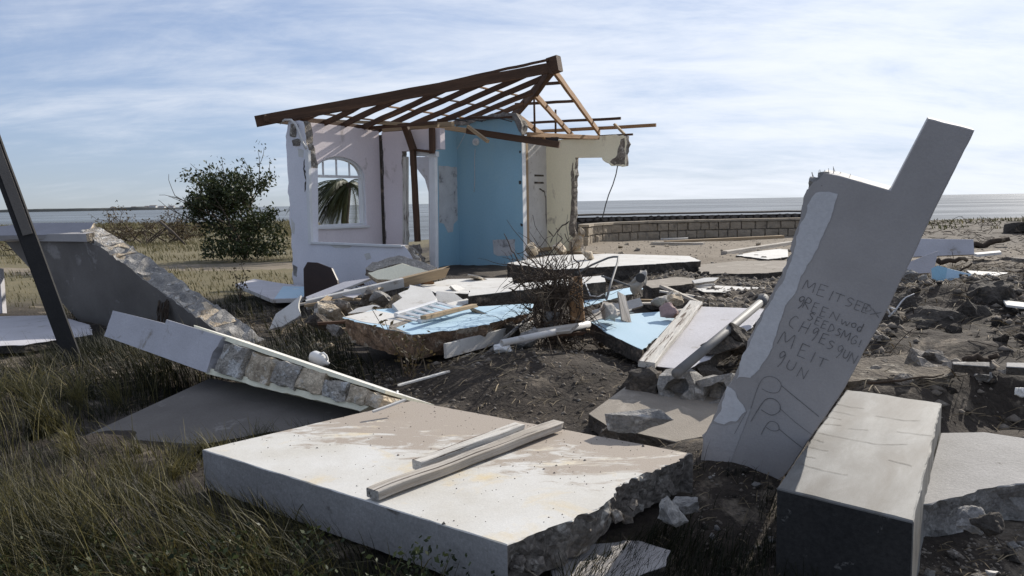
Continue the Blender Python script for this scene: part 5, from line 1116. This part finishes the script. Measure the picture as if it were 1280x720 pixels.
# root tangle
def wander(p, d, L, n, rg, curl=.5, grav=0.):
    pts = [Vector(p)]; d = Vector(d).normalized()
    for i in range(n):
        d = (d+Vector((rg.gauss(0, curl), rg.gauss(0, curl), rg.gauss(0, curl)-grav))*.5).normalized(); pts.append(pts[-1]+d*L/n)
    return pts
def tangle():
    rg = random.Random(17); c = at_y(690, 375, 7.5)
    e = empty('root_tangle', (c.x, c.y, Hs(c.x, c.y)), 'tangle of dead roots and twigs heaped over the slabs in the middle', 'roots')
    def pp(px, py, y): return at_y(px, py, y)
    V = []; FC = []
    for i in range(430):
        px = rg.gauss(694, 16); py = rg.uniform(343, 436); p = pp(px, py, 7.5+rg.gauss(0, .16))
        pts = wander(p, (rg.gauss(0, .7), rg.gauss(0, .5), rg.gauss(.0, 1)), rg.uniform(.2, .7), 6, rg, .55); tube_geo([q-c for q in pts], rg.uniform(.003, .008), 4, .002, V, FC)
    for i in range(50):
        px = rg.gauss(668, 18); py = rg.gauss(341, 10); p = pp(px, py, 7.9+rg.gauss(0, .25))
        pts = wander(p, (rg.gauss(-.3, .8), rg.gauss(0, .5), rg.gauss(-.2, .8)), rg.uniform(.15, .55), 5, rg, .6); tube_geo([q-c for q in pts], rg.uniform(.003, .006), 4, .0015, V, FC)
    T(emit('fine_roots', V, FC, MT['root'], None, e, Matrix.Translation(c)), kind='stuff')
    for l, r in (([(712, 345, 7.6), (690, 349, 7.5), (660, 352, 7.5), (636, 360, 7.6)], .016), ([(715, 350, 7.5), (700, 380, 7.3), (692, 410, 7.2), (705, 440, 6.9), (722, 470, 6.5), (742, 505, 6.0)], .014), ([(660, 352, 7.6), (650, 335, 7.8), (640, 312, 7.9), (630, 292, 8)], .010),
                 ([(690, 350, 7.5), (684, 325, 7.7), (700, 300, 7.8), (695, 285, 7.9)], .009), ([(724, 350, 7.5), (722, 330, 7.7), (714, 305, 7.8), (706, 292, 7.8)], .010), ([(690, 350, 7.5), (670, 330, 7.8), (655, 318, 7.9)], .011), ([(708, 348, 7.4), (712, 372, 7.3), (700, 395, 7.2), (688, 420, 7.1)], .012), ([(675, 365, 7.4), (668, 385, 7.3), (676, 410, 7.2), (690, 440, 6.8), (696, 470, 6.6)], .01), ([(718, 352, 7.4), (735, 340, 7.5), (748, 330, 7.6)], .008), ([(640, 362, 7.5), (655, 378, 7.4), (668, 372, 7.4)], .008)):
        pts = [pp(*q) for q in l]; Q = []
        for i in range(len(pts)-1):
            for k in range(3): Q.append(pts[i].lerp(pts[i+1], k/3)+Vector((rg.gauss(0, .014), rg.gauss(0, .014), rg.gauss(0, .014))))
        Q.append(pts[-1]); tube('root', Q, r, MT['root'], e, 6, r*.4)
tangle()
# ------------------------------------------------------------------ right-hand debris field
MT['soilcrust'] = mat('crusted_soil_and_concrete', (.17, .14, .105), (.075, .06, .046), 6, .97, 1.0, 26, c3=(.34, .30, .24), s3=5, t3=.6, vor=.5, vscale=26, fine=.5, contrast=.15)
def right_side():
    e = empty('broken_footing', at_z(1120, 490, .4), 'rough broken concrete footing with round cavities behind the long block', 'rubble')
    X = Vector((.98, -.12, 0)).normalized(); c = at_y(1122, 468, 5.6)
    FM = frame(at_z(1120, 470, .40), Vector((.02, -.1, 1)), X)
    prism('footing_mass', FM, [uv(FM, *p) for p in [(1040, 449), (1100, 446), (1150, 443), (1183, 446), (1184, 470), (1165, 474), (1110, 471), (1050, 478)]], .30, (MT['soilcrust'], MT['soilcrust'], BD), e, rough=True, amp=.055, step=.05, rows=8, seed=87, slope=.15)
    rg = random.Random(81)
    for i in range(10):
        p = at_z(rg.uniform(1060, 1180), rg.uniform(449, 474), .39); s = rg.uniform(.06, .17); rock('lump', p, (s*1.3, s, s*.7), 820+i, [MT['soilcrust'], BR, BD][i % 3], (0, 0, rg.random()*3), e, 2)
    me = hollow_block((.24, .24, .22), 803, .035, BR, hr=.33); link(bpy.data.objects.new('block', me), frame(at_z(1158, 462, .36), Vector((.1, -.45, .9)), X), e)
    sl('long white board lying behind the tall slab at the right, uppermost of the boards', [(1146, 298), (1217, 299), (1218, 318), (1142, 321)], (1180, 320, .62), .05, (MT['lav'], W, W), name='white_board', cat='board', n=(0, -.9, .4))
    sl('triangular white panel leaning below the long white board at the right', [(1130, 330), (1173, 313), (1167, 341), (1130, 343)], (1150, 341, .62), .04, (MT['lav'], W, W), name='white_board', cat='board', n=(-.2, -.9, .3))
    o, M = sl('blue and pale blue board among roots at the right', [(1164, 336), (1172, 332), (1217, 343), (1216, 358), (1178, 358), (1166, 353)], (1180, 357, .62), .04, (MT['ltblue2'], W, W), name='blue_board', cat='board', n=(-.1, -.8, .5))
    sheet('blue_paint', M, [(1164, 336), (1172, 332), (1184, 335), (1180, 357.5), (1166, 353)], .003, MT['blue'], o, lift=.004)
    sl('white scrap panel right of the blue board', [(1226, 344), (1236, 341), (1256, 357), (1222, 355)], (1240, 356, .62), .04, (W, W, W), name='white_board', cat='board', n=(0, -.7, .6))
    sl('thin white strip of board near the right edge, beside the dark stump', [(1254, 375), (1300, 380), (1300, 386), (1258, 381)], (1270, 383, .62), .02, (W, W, W), name='white_board', cat='board')
    sl('long pale board lying flat between the scrap panel and the shore', [(1208, 338), (1300, 343), (1300, 347), (1215, 343)], (1240, 344, .58), .05, (W, BD, BD), name='white_board', cat='board')
    sl('distant thin white board on the shore at the right', [(1216, 316), (1250, 313), (1252, 315), (1222, 318)], (1230, 316, .55), .05, (W, W, W), name='white_board', cat='board')
    sl('grey concrete curb on the bank behind the footing', [(1190, 452), (1237, 452.5), (1237, 458), (1192, 455)], (1215, 455, .47), .06, (MT['broken_grey'], BD, BD), name='concrete_curb', cat='curb')
    sl('second paler curb on the bank, cut by the right edge', [(1258, 453), (1310, 454), (1310, 461), (1258, 458)], (1275, 457, .47), .06, (MT['conc_side'], BD, BD), name='concrete_curb', cat='curb')
    rg = random.Random(33)
    spots = [(1228, 384, 8.4, .72, .66, 'large dark stump-like lump standing on the bank at the right', BD), (1262, 400, 8.1, .6, .5, 'dark lump right of the stump-like one', BD), (1160, 407, 7.8, .9, .42, 'long dark lump on the bank left of the stump-like one', BD), (1200, 402, 7.9, .7, .46, 'dark lump directly left of the stump-like lump', BD), (1150, 352, 10.2, .36, .26, 'grey stones under the triangular white panel', MT['broken_grey']), (1133, 347, 10.2, .3, .24, 'grey stone beside the tall slab edge below the triangular panel', MT['broken_grey']),
             (1168, 368, 9.5, .5, .22, 'brown stone below the blue board', BR), (1120, 390, 8.4, .5, .46, 'dark stone right of the slab writing', BD), (1106, 406, 7.8, .5, .38, 'dark stone behind the lower writing', BD), (1270, 330, 16, .9, .35, 'low brown hump near the right edge toward the shore', BR), (1276, 288, 27, 1.6, .8, 'dark rock on the shore at the right edge', BD), (1275, 418, 7.4, .4, .2, 'dark stone at the right edge on the bank', BD),
             (1180, 425, 7.3, .4, .16, 'flat dark stone on the bank above the footing', BD), (1230, 470, 5.9, .2, .09, 'small pale stone on the bank gravel', MT['broken_grey']), (1256, 466, 6.0, .12, .08, 'small brown stone on the bank near the curb', BR), (1275, 490, 5.2, .1, .08, 'white pebble-sized stone at the right edge', MT['white']), (1235, 655, 3.1, .14, .1, 'dark stone under the broken edge of the right slab', BD), (1215, 648, 3.25, .2, .12, 'lump broken from the right slab', MT['broken_grey']), (1240, 715, 2.6, .05, .03, 'white chip on the gravel at the bottom right', MT['white']), (1100, 432, 7.0, .3, .2, 'brown stone behind the tall slab, above the footing', BR)]
    for i, (px, py, y, s, h, lb, m) in enumerate(spots):
        o = rock('concrete_lump', at_y(px, py, y), (s, s*.8, h), 900+i, m, (0, rg.uniform(-.2, .2), rg.random()*3), None, 3 if y < 12 else 1); T(o, lb, 'rubble')
    # white bare branch
    e = empty('white_branch', at_y(1112, 392, 7.6), 'bare bleached white branch sticking up right of the tall slab', 'branch')
    for l in ([(1111, 396), (1120, 387), (1127, 377), (1132, 372), (1143, 367)], [(1113, 394), (1109, 386), (1106, 380)], [(1120, 387), (1112, 384)]): tube('twig', [at_y(x, y, 7.4) for x, y in l], .010, MT['wire_w'], e, 6, .004)
    # roots and logs on the shore
    logs = [((1205, 309), (1262, 300), 20, .10, 'bleached driftwood trunk lying on the shore at the right'), ((1120, 276), (1150, 272), 30, .16, 'dark driftwood heap beside the tall slab on the shore'), ((1170, 328), (1210, 322), 13, .05, 'thin log behind the blue board'), ((1205, 452), (1245, 446), 6.1, .035, 'short brown log on the bank behind the grey curb'), ((1085, 478), (1180, 470), 5.4, .010, 'thin root lying over the footing'), ((1225, 380), (1262, 410), 8.2, .022, 'root hanging down the stump-like lump'), ((1180, 350), (1215, 330), 10.1, .018, 'root arching over the blue board')]
    for i, (a, b, y, r, lb) in enumerate(logs):
        p, q = at_y(*a, y), at_y(*b, y*.99); pts = [p.lerp(q, k/7)+Vector((0, rg.gauss(0, r*.4), rg.gauss(0, r*.5))) for k in range(8)]
        o = tube('log', pts, r, MT['root'], None, 7, r*.6); T(o, lb, 'log')
    # brushwood as a mass along the shore and the bank
    V = []; FC = []
    for i in range(700):
        y = rg.uniform(6, 40)**1.0; px = rg.uniform(1070, 1330); x = (px-640)/F*y; z = Hs(x, y)
        L = rg.uniform(.12, .5)*(.5+y/40); pts = wander((x, y, z+.01), (rg.gauss(0, 1), rg.gauss(0, .6), abs(rg.gauss(.05, .15))), L, 4, rg, .28, .08); tube_geo(pts, .003+.0003*y, 3, .002+.0002*y, V, FC)
    T(emit('brushwood', V, FC, MT['root']), kind='stuff')
right_side()
# ------------------------------------------------------------------ vegetation
def leaves_mesh(name, P, size, seed, m, aspect=.45, droop=.0):
    rg = np.random.default_rng(seed); n = len(P); d = rg.normal(size=(n, 3)); d[:, 2] -= droop; d /= np.linalg.norm(d, axis=1)[:, None]
    u = np.cross(d, rg.normal(size=(n, 3))); u /= np.linalg.norm(u, axis=1)[:, None]; s = size*rg.uniform(.6, 1.3, n)[:, None]
    a = P; b = P+d*s*.5+u*s*aspect*.5; c = P+d*s; e = P+d*s*.5-u*s*aspect*.5
    V = np.stack([a, b, c, e], 1).reshape(-1, 3); Fc = np.arange(4*n).reshape(n, 4); r = np.repeat(np.clip(rg.normal(.45, .28, n), 0, 1), 4)
    return np_mesh(name, V, Fc, m, r)
def bush():
    x, y = -8.1, 24.2; z = Hs(x, y); o0 = Vector((x, y, z)); rg = random.Random(6)
    e = empty('bush_tree', o0, 'big dark green bushy tree left of the ruined house', 'tree')
    V = []; FC = []; tips = []
    def grow(p, d, L, r, depth):
        pts = wander(p, d, L, 4, rg, .22); tube_geo([q-o0 for q in pts], r, 5, r*.6, V, FC); tips.append((pts[-1], depth)); tips.append((pts[2], depth))
        if depth < 4:
            for k in range(3 if depth < 3 else 2):
                dd = (pts[-1]-pts[-2]).normalized()+Vector((rg.gauss(0, .65), rg.gauss(0, .65), rg.gauss(.15, .4))); grow(pts[-1] if k else pts[3], dd, L*rg.uniform(.6, .85), r*.58, depth+1)
    for k in range(7):
        a = 2*math.pi*k/7+rg.random(); grow(o0, (math.cos(a)*.38-.1, math.sin(a)*.4, 1), rg.uniform(1.05, 1.35), .05, 1)
    emit('limbs', V, FC, MT['bark'], None, e, Matrix.Translation(o0))
    P = []
    for p, dp in tips:
        if p.z-z < .25 or (p-o0).xy.length > 1.6 or p.z-z > 3.5: continue
        k = 26 if dp >= 3 else 14
        if p.z-z > 2.6: k = 5
        for _ in range(k): P.append((p.x-o0.x+rg.gauss(0, .105), p.y-o0.y+rg.gauss(0, .105), p.z-z+rg.gauss(0, .095)))
    for _ in range(3000):       # dense low skirt
        a = rg.random()*6.28; r = 1.25*math.sqrt(rg.random()); h = rg.random()**1.3*1.45*(1-.35*(r/1.25)**2); P.append((math.cos(a)*r, math.sin(a)*r, .15+h))
    me = leaves_mesh('crown', np.array(P), .125, 3, MT['leaf']); link(bpy.data.objects.new('crown', me), Matrix.Translation(o0), e)
bush()
def palm():
    x, y = -5.15, 25.0; z = Hs(x, y); rg = random.Random(9); o0 = Vector((x, y, z))
    e = empty('palm_tree', o0, 'wind torn palm with drooping fronds seen through the arched window', 'palm')
    c = Vector((x+.12, y, 2.38)); tube('trunk', [o0, o0.lerp(c, .5)+Vector((-.1, 0, 0)), c], .14, MT['bark'], e, 10, .1)
    for k in range(70):
        a = rg.uniform(-.8, .8)+math.pi+(0 if k < 28 else rg.uniform(-2.2, 2.2)); up = rg.uniform(-.9, .55); L = rg.uniform(1.0, 2.3)
        d = Vector((math.cos(a), math.sin(a)*.6, up)); pts = [c.copy()]; dd = d.normalized()
        for i in range(9): dd = (dd+Vector((-.05, 0, -.17-.05*rg.random()))).normalized(); pts.append(pts[-1]+dd*L/9)
        V = []; FC = []; tube_geo([p-c for p in pts], .02, 4, .006, V, FC); rn = [rg.random()*.5+.2]*len(V); 
        for i in range(1, 10):
            for s in (-1, 1):
                for q in (0, .33, .66):
                    p = (pts[i-1].lerp(pts[i], 1-q))-c; t = (pts[i]-pts[i-1]).normalized(); sd_ = t.cross(UP).normalized()*s; l = .5*(1-abs(i-5)/8)
                    tip = p+(sd_*.55+t*.7+UP*-.45+Vector((-.25, 0, 0))).normalized()*l; w = t*.022; m = len(V); V += [p-w, p+w, tip]; FC.append((m, m+1, m+2)); r = min(1, max(0, rg.gauss(.4, .25))); rn += [r]*3
        o = emit('frond', V, FC, MT['palmleaf'], None, e, Matrix.Translation(c)); at = o.data.attributes.new('rnd', 'FLOAT', 'POINT'); at.data.foreach_set('value', rn)
palm()
def dead_branches():
    rg = random.Random(14)
    items = [(135, 303, 38, 1.5, 'dry fallen branches on the field, leftmost of the heap before the water'), (165, 300, 40, 1.7, 'dry fallen branches on the field, second from the left of the heap'), (185, 304, 37, 2.0, 'dry fallen branches in the middle of the heap on the field'), (212, 303, 38, 1.8, 'dry fallen branches right of the middle of the heap on the field'), (232, 298, 42, 1.3, 'dry fallen branches at the right end of the heap on the field'), (50, 280, 30, 1.2, 'dry bush standing beyond the coping of the toppled wall')]
    for i, (px, py, y, s, lb) in enumerate(items):
        x = (px-640)/F*y; p = Vector((x, y, Hs(x, y)-.05)); e = empty('fallen_branches', p, lb, 'branches'); V = []; FC = []; T_ = []
        def grow(q, d, L, r, dp):
            pts = wander(q, d, L, 4, rg, .3); tube_geo([a-p for a in pts], r, 4, r*.55, V, FC); T_.append(pts[-1]-p)
            if dp < 4:
                for k in range(3): grow(pts[2+k % 3], (pts[-1]-pts[-2]).normalized()+Vector((rg.gauss(0, .7), rg.gauss(0, .7), rg.gauss(.1, .45))), L*rg.uniform(.5, .8), r*.6, dp+1)
        for k in range(4): grow(p, (rg.gauss(0, 1), rg.gauss(0, .6), rg.uniform(.25, .9)), s*rg.uniform(.45, .7), .045, 1)
        emit('limbs', V, FC, MT['twig'], None, e, Matrix.Translation(p))
        P = np.array([(q.x+rg.gauss(0, .1), q.y+rg.gauss(0, .1), q.z+rg.gauss(0, .1)) for q in T_ if q.z > .05 for _ in range(3)])
        link(bpy.data.objects.new('dead_leaves', leaves_mesh('dead_leaves', P, .13, i, MT['weed'])), Matrix.Translation(p), e)
    o = tube('fallen_pole', [at_y(200, 277, 36), at_y(216, 290, 35), at_y(231, 305, 34)], .06, MT['bark'], None, 6, .04); T(o, 'bare pole sticking out of the fallen branches on the field', 'pole')
dead_branches()
def weeds():
    rg = random.Random(19)
    for i, (base, tips, y, lb) in enumerate((((512, 470), [(466, 388), (500, 415), (478, 400), (520, 430)], 6.5, 'tall thin dead weed standing before the rough edge of the blue slab'), ((300, 375), [(303, 325), (292, 340), (310, 345)], 10.5, 'thin dark weed in the grass left of the lilac panel'), ((512, 478), [(525, 420), (535, 440), (505, 432)], 6.4, 'leafy brown weed at the foot of the blue slab'))):
        p = at_y(*base, y); e = empty('dead_weed', p, lb, 'weed'); V = []; FC = []; P = []
        for t in tips:
            q = at_y(*t, y+rg.uniform(-.1, .2)); pts = [p.lerp(q, k/6)+Vector((rg.gauss(0, .012), rg.gauss(0, .02), 0)) for k in range(7)]; tube_geo([a-p for a in pts], .007, 4, .003, V, FC)
            for a in pts[2:]:
                for _ in range(5 if i else 3): P.append(a-p+Vector((rg.gauss(0, .03), rg.gauss(0, .03), rg.gauss(0, .03))))
        emit('stems', V, FC, MT['twig'], None, e, Matrix.Translation(p)); link(bpy.data.objects.new('leaves', leaves_mesh('leaves', np.array([tuple(v) for v in P]), .05, i, MT['weed'])), Matrix.Translation(p), e)
weeds()
def inpoly(X, Y, poly):
    c = np.zeros(len(X), bool); n = len(poly)
    for i in range(n):
        x1, y1 = poly[i]; x2, y2 = poly[(i+1) % n]
        k = ((y1 > Y) != (y2 > Y)) & (X < (x2-x1)*(Y-y1)/((y2-y1) or 1e-9)+x1); c ^= k
    return c
def gp(pix, z): return [tuple(at_z(*p, z).xy) for p in pix]
SLABS = [gp([(250, 565), (634, 690), (868, 572), (514, 498)], .33), gp([(100, 547), (262, 470), (470, 500), (440, 524), (250, 560)], .12), gp([(736, 517), (790, 477), (905, 497), (898, 541), (845, 555)], .2), gp([(971, 609), (1142, 651), (1177, 504), (1058, 487)], .4), gp([(1153, 632), (1176, 541), (1310, 552), (1310, 602)], .25), gp([(425, 398), (468, 385), (667, 377), (664, 392), (515, 420)], .6), gp([(290, 355), (318, 347), (390, 357), (376, 376), (340, 377)], .28), gp([(-40, 394), (70, 392), (118, 406), (116, 422), (30, 434), (-40, 436)], .2)]
small_rubble()
def blades(name, X, Y, hgt, wid, wind, seed, m, bend=1.0, extra=None, nseg=4, tonefn=None, angs=None):
    rg = np.random.default_rng(seed); n = len(X); Z = H(X, Y); ang = wind+rg.normal(0, .55, n)+3.2*fbm(X*.9, Y*.9, 91); h = hgt*rg.uniform(.55, 1.25, n); lean = bend*rg.uniform(.35, 1.25, n)
    if extra is not None: h = h*extra
    if angs is not None: ang = angs
    h = h*np.where((X > -3.3) & (X < -1.1) & (Y > 4.3) & (Y < 5.7), .42, 1.)
    dx, dy = np.cos(ang), np.sin(ang); fa = rg.uniform(0, np.pi, n); wx, wy = np.cos(fa), np.sin(fa); rows = []
    for k in range(nseg+1):
        t = k/nseg; th = lean*t; hx = h*(1-np.cos(th*1.1))/(np.maximum(lean, .05)*1.1); hz = h*np.sin(th*1.1)/(np.maximum(lean, .05)*1.1)
        w = wid*(1-t)**.7*.5*rg.uniform(.7, 1.3, n) if k < nseg else wid*.04
        px, py, pz = X+dx*hx, Y+dy*hx, Z-.02+hz
        rows.append(np.stack([px-wx*w, py-wy*w, pz], -1)); rows.append(np.stack([px+wx*w, py+wy*w, pz], -1))
    V = np.stack(rows, 1); m_ = V.shape[1]; base = (np.arange(n)*m_)[:, None]; q = []
    for k in range(nseg): q.append(base+np.array([[2*k, 2*k+1, 2*k+3, 2*k+2]]))
    Fc = np.concatenate(q, 0); tone = np.clip((rg.beta(1.1, 2.6, n)**1.4*(.2+1.9*S(fbm(X*.9, Y*1.6, 77), -.04, .2))) if tonefn is None else tonefn(rg, n), 0, 1)  # broad tone patches paint sunlit spots and darker gaps into the blades
    me = np_mesh(name, V.reshape(-1, 3), Fc, m, np.repeat(tone, m_)); return T(link(bpy.data.objects.new(name, me)), kind='stuff')
def grass():
    rg = np.random.default_rng(5)
    def scatter(n, x0, x1, y0, y1, fn):
        X = rg.uniform(x0, x1, n); Y = rg.uniform(y0, y1, n); k = rg.random(n) < fn(X, Y)
        X, Y = X[k], Y[k]; ok = np.ones(len(X), bool)
        for s in SLABS: ok &= ~inpoly(X, Y, s)
        return X[ok], Y[ok]
    cl = lambda X, Y, s=1.6, sd=50: S(fbm(X*s, Y*s, sd, 4), -.18, .16)
    X, Y = scatter(120000, -6.5, .25, 1.5, 9.5, lambda X, Y: (.25+.75*cl(X, Y))*(1-S(Y+X*.55, 6.0, 7.0))*(1-S(X, -1.5, -1.1)*S(Y, 4.4, 4.8))*(1-.55*S(Y, 5.2, 7.5)))
    e0, e1 = np.array(SLABS[0][0]), np.array(SLABS[0][1]); dd = (e1-e0)/np.linalg.norm(e1-e0); dist = np.abs((X-e0[0])*dd[1]-(Y-e0[1])*dd[0]); al = (X-e0[0])*dd[0]+(Y-e0[1])*dd[1]
    nearslab = np.where((al > -.3) & (al < 2.4), S(dist, .0, .55)*.62+.38, 1)
    blades('grass', X, Y, nearslab*.44*(.5+.9*np.clip(vnoise(X*1.1, Y*1.1, 8), 0, 1))*(1-.45*S(Y, 4.5, 7)), .005, np.pi*.93, 1, MT['grass'], 1.65, None)
    X, Y = scatter(9000, -6.5, .2, 1.5, 7.5, lambda X, Y: S(fbm(X*1.3, Y*1.3, 40, 4), -.02, .22)*(1-S(Y+X*.55, 5.6, 6.6))*(1-S(X, -1.5, -1.1)*S(Y, 4.4, 4.8)))
    al = (X-e0[0])*dd[0]+(Y-e0[1])*dd[1]; dist = np.abs((X-e0[0])*dd[1]-(Y-e0[1])*dd[0])
    blades('grass', X, Y, np.where((al > -.3) & (al < 2.4), S(dist, 0, .6)*.6+.4, 1)*.62, .0055, np.pi*.8, 11, MT['grass'], 1.9, None, 6, lambda r, n: r.uniform(.35, 1., n))
    X, Y = scatter(5000, -5, .2, 1.5, 4.6, lambda X, Y: S(fbm(X*1.7, Y*1.7, 44, 4), -.02, .2))
    blades('grass', X, Y, .22, .013, np.pi*.5, 12, MT['grass'], 1.2, None, 4, lambda r, n: r.beta(2, 3, n))
    P = []; rr = random.Random(3)
    for _ in range(520):
        x = rr.uniform(-2.2, -.1); y = rr.uniform(1.8, 3.4); 
        if inpoly(np.array([x]), np.array([y]), SLABS[0])[0] or float(fbm(np.array([x*2.]), np.array([y*2.]), 61)) < .02: continue
        z = Hs(x, y)
        for k in range(16): P.append((x+rr.gauss(0, .03), y+rr.gauss(0, .03), z+rr.uniform(.02, .24)))
    T(link(bpy.data.objects.new('ground_weeds', leaves_mesh('ground_weeds', np.array(P), .028, 7, MT['leaf'], .6))), kind='stuff')
    X, Y = scatter(26000, -7, -.3, 6.5, 13.5, lambda X, Y: .7*cl(X, Y, .9, 66)*(1-S(X, -1.6, -.8)))
    blades('grass', X, Y, .26, .009, np.pi*.9, 2, MT['grass'], 1.2, None, 3)
    X, Y = scatter(20000, .2, 1.35, 2.1, 4.4, lambda X, Y: .55*cl(X, Y, 2.5, 12))
    blades('grass', X, Y, .17, .005, 0.5, 3, MT['grass'], 1.5, None, 3)
    X, Y = scatter(260000, -62, -2.5, 13.0, 86, lambda X, Y: .9*cl(X, Y, .35, 14)*(np.abs(Y-(24.5-3*(X+34)/30))>1.5)*(X < -.07*Y-2.6)*(Y < coast(X)-1)*(np.abs(X) < .75*Y+1)*np.clip(30/Y, .3, 1))
    blades('grass', X, Y, .09+.003*Y, .008+.0008*Y, np.pi, 4, MT['fieldgrass'], .9, None, 2, lambda r, n: r.normal(.45, .25, n))
    X, Y = scatter(9000, 12, 60, 30, 46, lambda X, Y: cl(X, Y, .4, 15)*(Y < coast(X)-.5)); blades('grass', X, Y, .18, .06, np.pi, 6, MT['fieldgrass'], .9, None, 2)
    # single tufts: blades arching out of a common root
    TX, TY, TA, TH, TT = [], [], [], [], []
    cx, cy = scatter(1000, -5.5, .1, 1.6, 6.6, lambda X, Y: S(fbm(X*.9, Y*1.6, 77), -.08, .15)*.5*(1-S(Y+X*.55, 5.4, 6.2))*(1-S(X, -1.5, -1.1)*S(Y, 4.2, 4.6)))
    for x, y in zip(cx, cy):
        al = (x-e0[0])*dd[0]+(y-e0[1])*dd[1]; dist = abs((x-e0[0])*dd[1]-(y-e0[1])*dd[0])
        if -.3 < al < 2.4 and dist < .16: continue
        n = rg.integers(35, 80); a = rg.uniform(0, 6.28, n); r = np.abs(rg.normal(0, .035, n)); k = rg.uniform(.6, 1.15)*(.62 if (-.3 < al < 2.4 and dist < .5) else 1); t = rg.beta(1.6, 1.8)
        TX.append(x+np.cos(a)*r); TY.append(y+np.sin(a)*r); w = np.pi*rg.choice([.95, .2, 1.1]); TA.append(np.arctan2(np.sin(a)+1.1*np.sin(w), np.cos(a)+1.1*np.cos(w))); TH.append(np.full(n, .46*k)); TT.append(np.clip(rg.normal(t, .18, n), 0, 1))
    TX, TY, TA, TH, TT = map(np.concatenate, (TX, TY, TA, TH, TT))
    print('tuft blades', len(TX)); blades('grass_tufts', TX, TY, TH, .0055, 0, 21, MT['grass'], 1.75, None, 5, lambda r, n: TT, TA)
    # straw and bits of twig
    def straws(n, x0, x1, y0, y1, fn, L, w, seed):
        X, Y = scatter(n, x0, x1, y0, y1, fn); n = len(X); Z = H(X, Y)+.008; a = rg.uniform(0, 6.28, n); el = np.abs(rg.normal(0, .25, n)); l = L*rg.uniform(.3, 1.3, n)
        d = np.stack([np.cos(a)*np.cos(el), np.sin(a)*np.cos(el), np.sin(el)], -1); s = np.stack([-np.sin(a), np.cos(a), 0*a+.5], -1)*w; P = np.stack([X, Y, Z], -1); M_ = P+d*l[:, None]*.5+np.stack([0*a, 0*a, l*.08], -1); E = P+d*l[:, None]
        V = np.stack([P-s, P+s, M_-s, M_+s, E-s*.4, E+s*.4], 1).reshape(-1, 3); b = (np.arange(n)*6)[:, None]; Fc = np.concatenate([b+np.array([[0, 1, 3, 2]]), b+np.array([[2, 3, 5, 4]])], 0)
        me = np_mesh('straw', V, Fc, MT['straw'], np.repeat(np.clip(rg.normal(.35, .3, n), 0, 1), 6)); T(link(bpy.data.objects.new('straw', me)), kind='stuff')
    straws(2200, -1.6, 1.8, 5.4, 8.6, lambda X, Y: .3+.7*cl(X, Y, 1.8, 71), .11, .0022, 1); straws(12000, 1.5, 10, 5.4, 15, lambda X, Y: .9*cl(X, Y, 1.3, 72), .2, .0035, 2); straws(3000, .2, 3, 2.0, 5, lambda X, Y: .5+0*X, .1, .0018, 3); straws(6000, -5, 0, 6, 12, lambda X, Y: .6*cl(X, Y), .2, .004, 4)
    # gravel
    def gravel(n, x0, x1, y0, y1, fn, smin, smax):
        X, Y = scatter(n, x0, x1, y0, y1, fn); n = len(X); s = smin+(smax-smin)*rg.random(n)**3; Z = H(X, Y)
        o = np.array([(1, 0, 0), (0, 1, 0), (-1, 0, 0), (0, -1, 0), (0, 0, .8), (0, 0, -.6)]); J = o[None]*(1+rg.uniform(-.45, .35, (n, 6, 1))); a = rg.uniform(0, 6.28, n); c, si = np.cos(a)[:, None], np.sin(a)[:, None]
        Vx = J[..., 0]*c-J[..., 1]*si; Vy = J[..., 0]*si+J[..., 1]*c; V = np.stack([Vx*s[:, None]+X[:, None], Vy*s[:, None]*.8+Y[:, None], J[..., 2]*s[:, None]*.8+Z[:, None]], -1).reshape(-1, 3)
        t = np.array([(0, 1, 4), (1, 2, 4), (2, 3, 4), (3, 0, 4), (1, 0, 5), (2, 1, 5), (3, 2, 5), (0, 3, 5)]); Fc = (np.arange(n)*6)[:, None, None]+t[None]
        me = np_mesh('gravel', V, Fc.reshape(-1, 3), MT['pebble']); T(link(bpy.data.objects.new('gravel', me)), kind='stuff')
    gravel(5000, -1.6, 1.9, 5.2, 9, lambda X, Y: .8+0*X, .004, .03); gravel(22000, 1.6, 11, 5.2, 14, lambda X, Y: cl(X, Y, 1.2, 31), .005, .08); gravel(4000, 1.4, 2.6, 2.0, 4.2, lambda X, Y: .9+0*X, .004, .022); gravel(3500, .2, 1.4, 2.2, 4.6, lambda X, Y: .5+0*X, .004, .02); gravel(9000, 0, 13, 13, 27, lambda X, Y: .8+0*X, .006, .028); gravel(3500, -4.5, 0, 6.5, 11, lambda X, Y: .5*cl(X, Y), .008, .06)
grass()
def grit():
    rg = random.Random(44); V = []; FC = []; poly = SLABS[0]
    for i in range(900):
        x = rg.uniform(-1.7, .95); y = rg.uniform(3.2, 5.4)
        if not inpoly(np.array([x]), np.array([y]), poly)[0] or rg.random() > .2+.9*((x+y*1.0-2.6)/2.4): continue
        s = rg.uniform(.002, .006)*(2.2 if rg.random() < .06 else 1); b = len(V); a = rg.random()*6
        for k in range(4): V.append((x+math.cos(a+k*1.57)*s*rg.uniform(.6, 1.3), y+math.sin(a+k*1.57)*s*rg.uniform(.6, 1.3), .3495))
        V.append((x, y, .35+s*rg.uniform(.5, 1))); FC += [(b+k, b+(k+1) % 4, b+4) for k in range(4)]
    T(emit('grit', V, FC, MT['pebble']), kind='stuff')
grit()
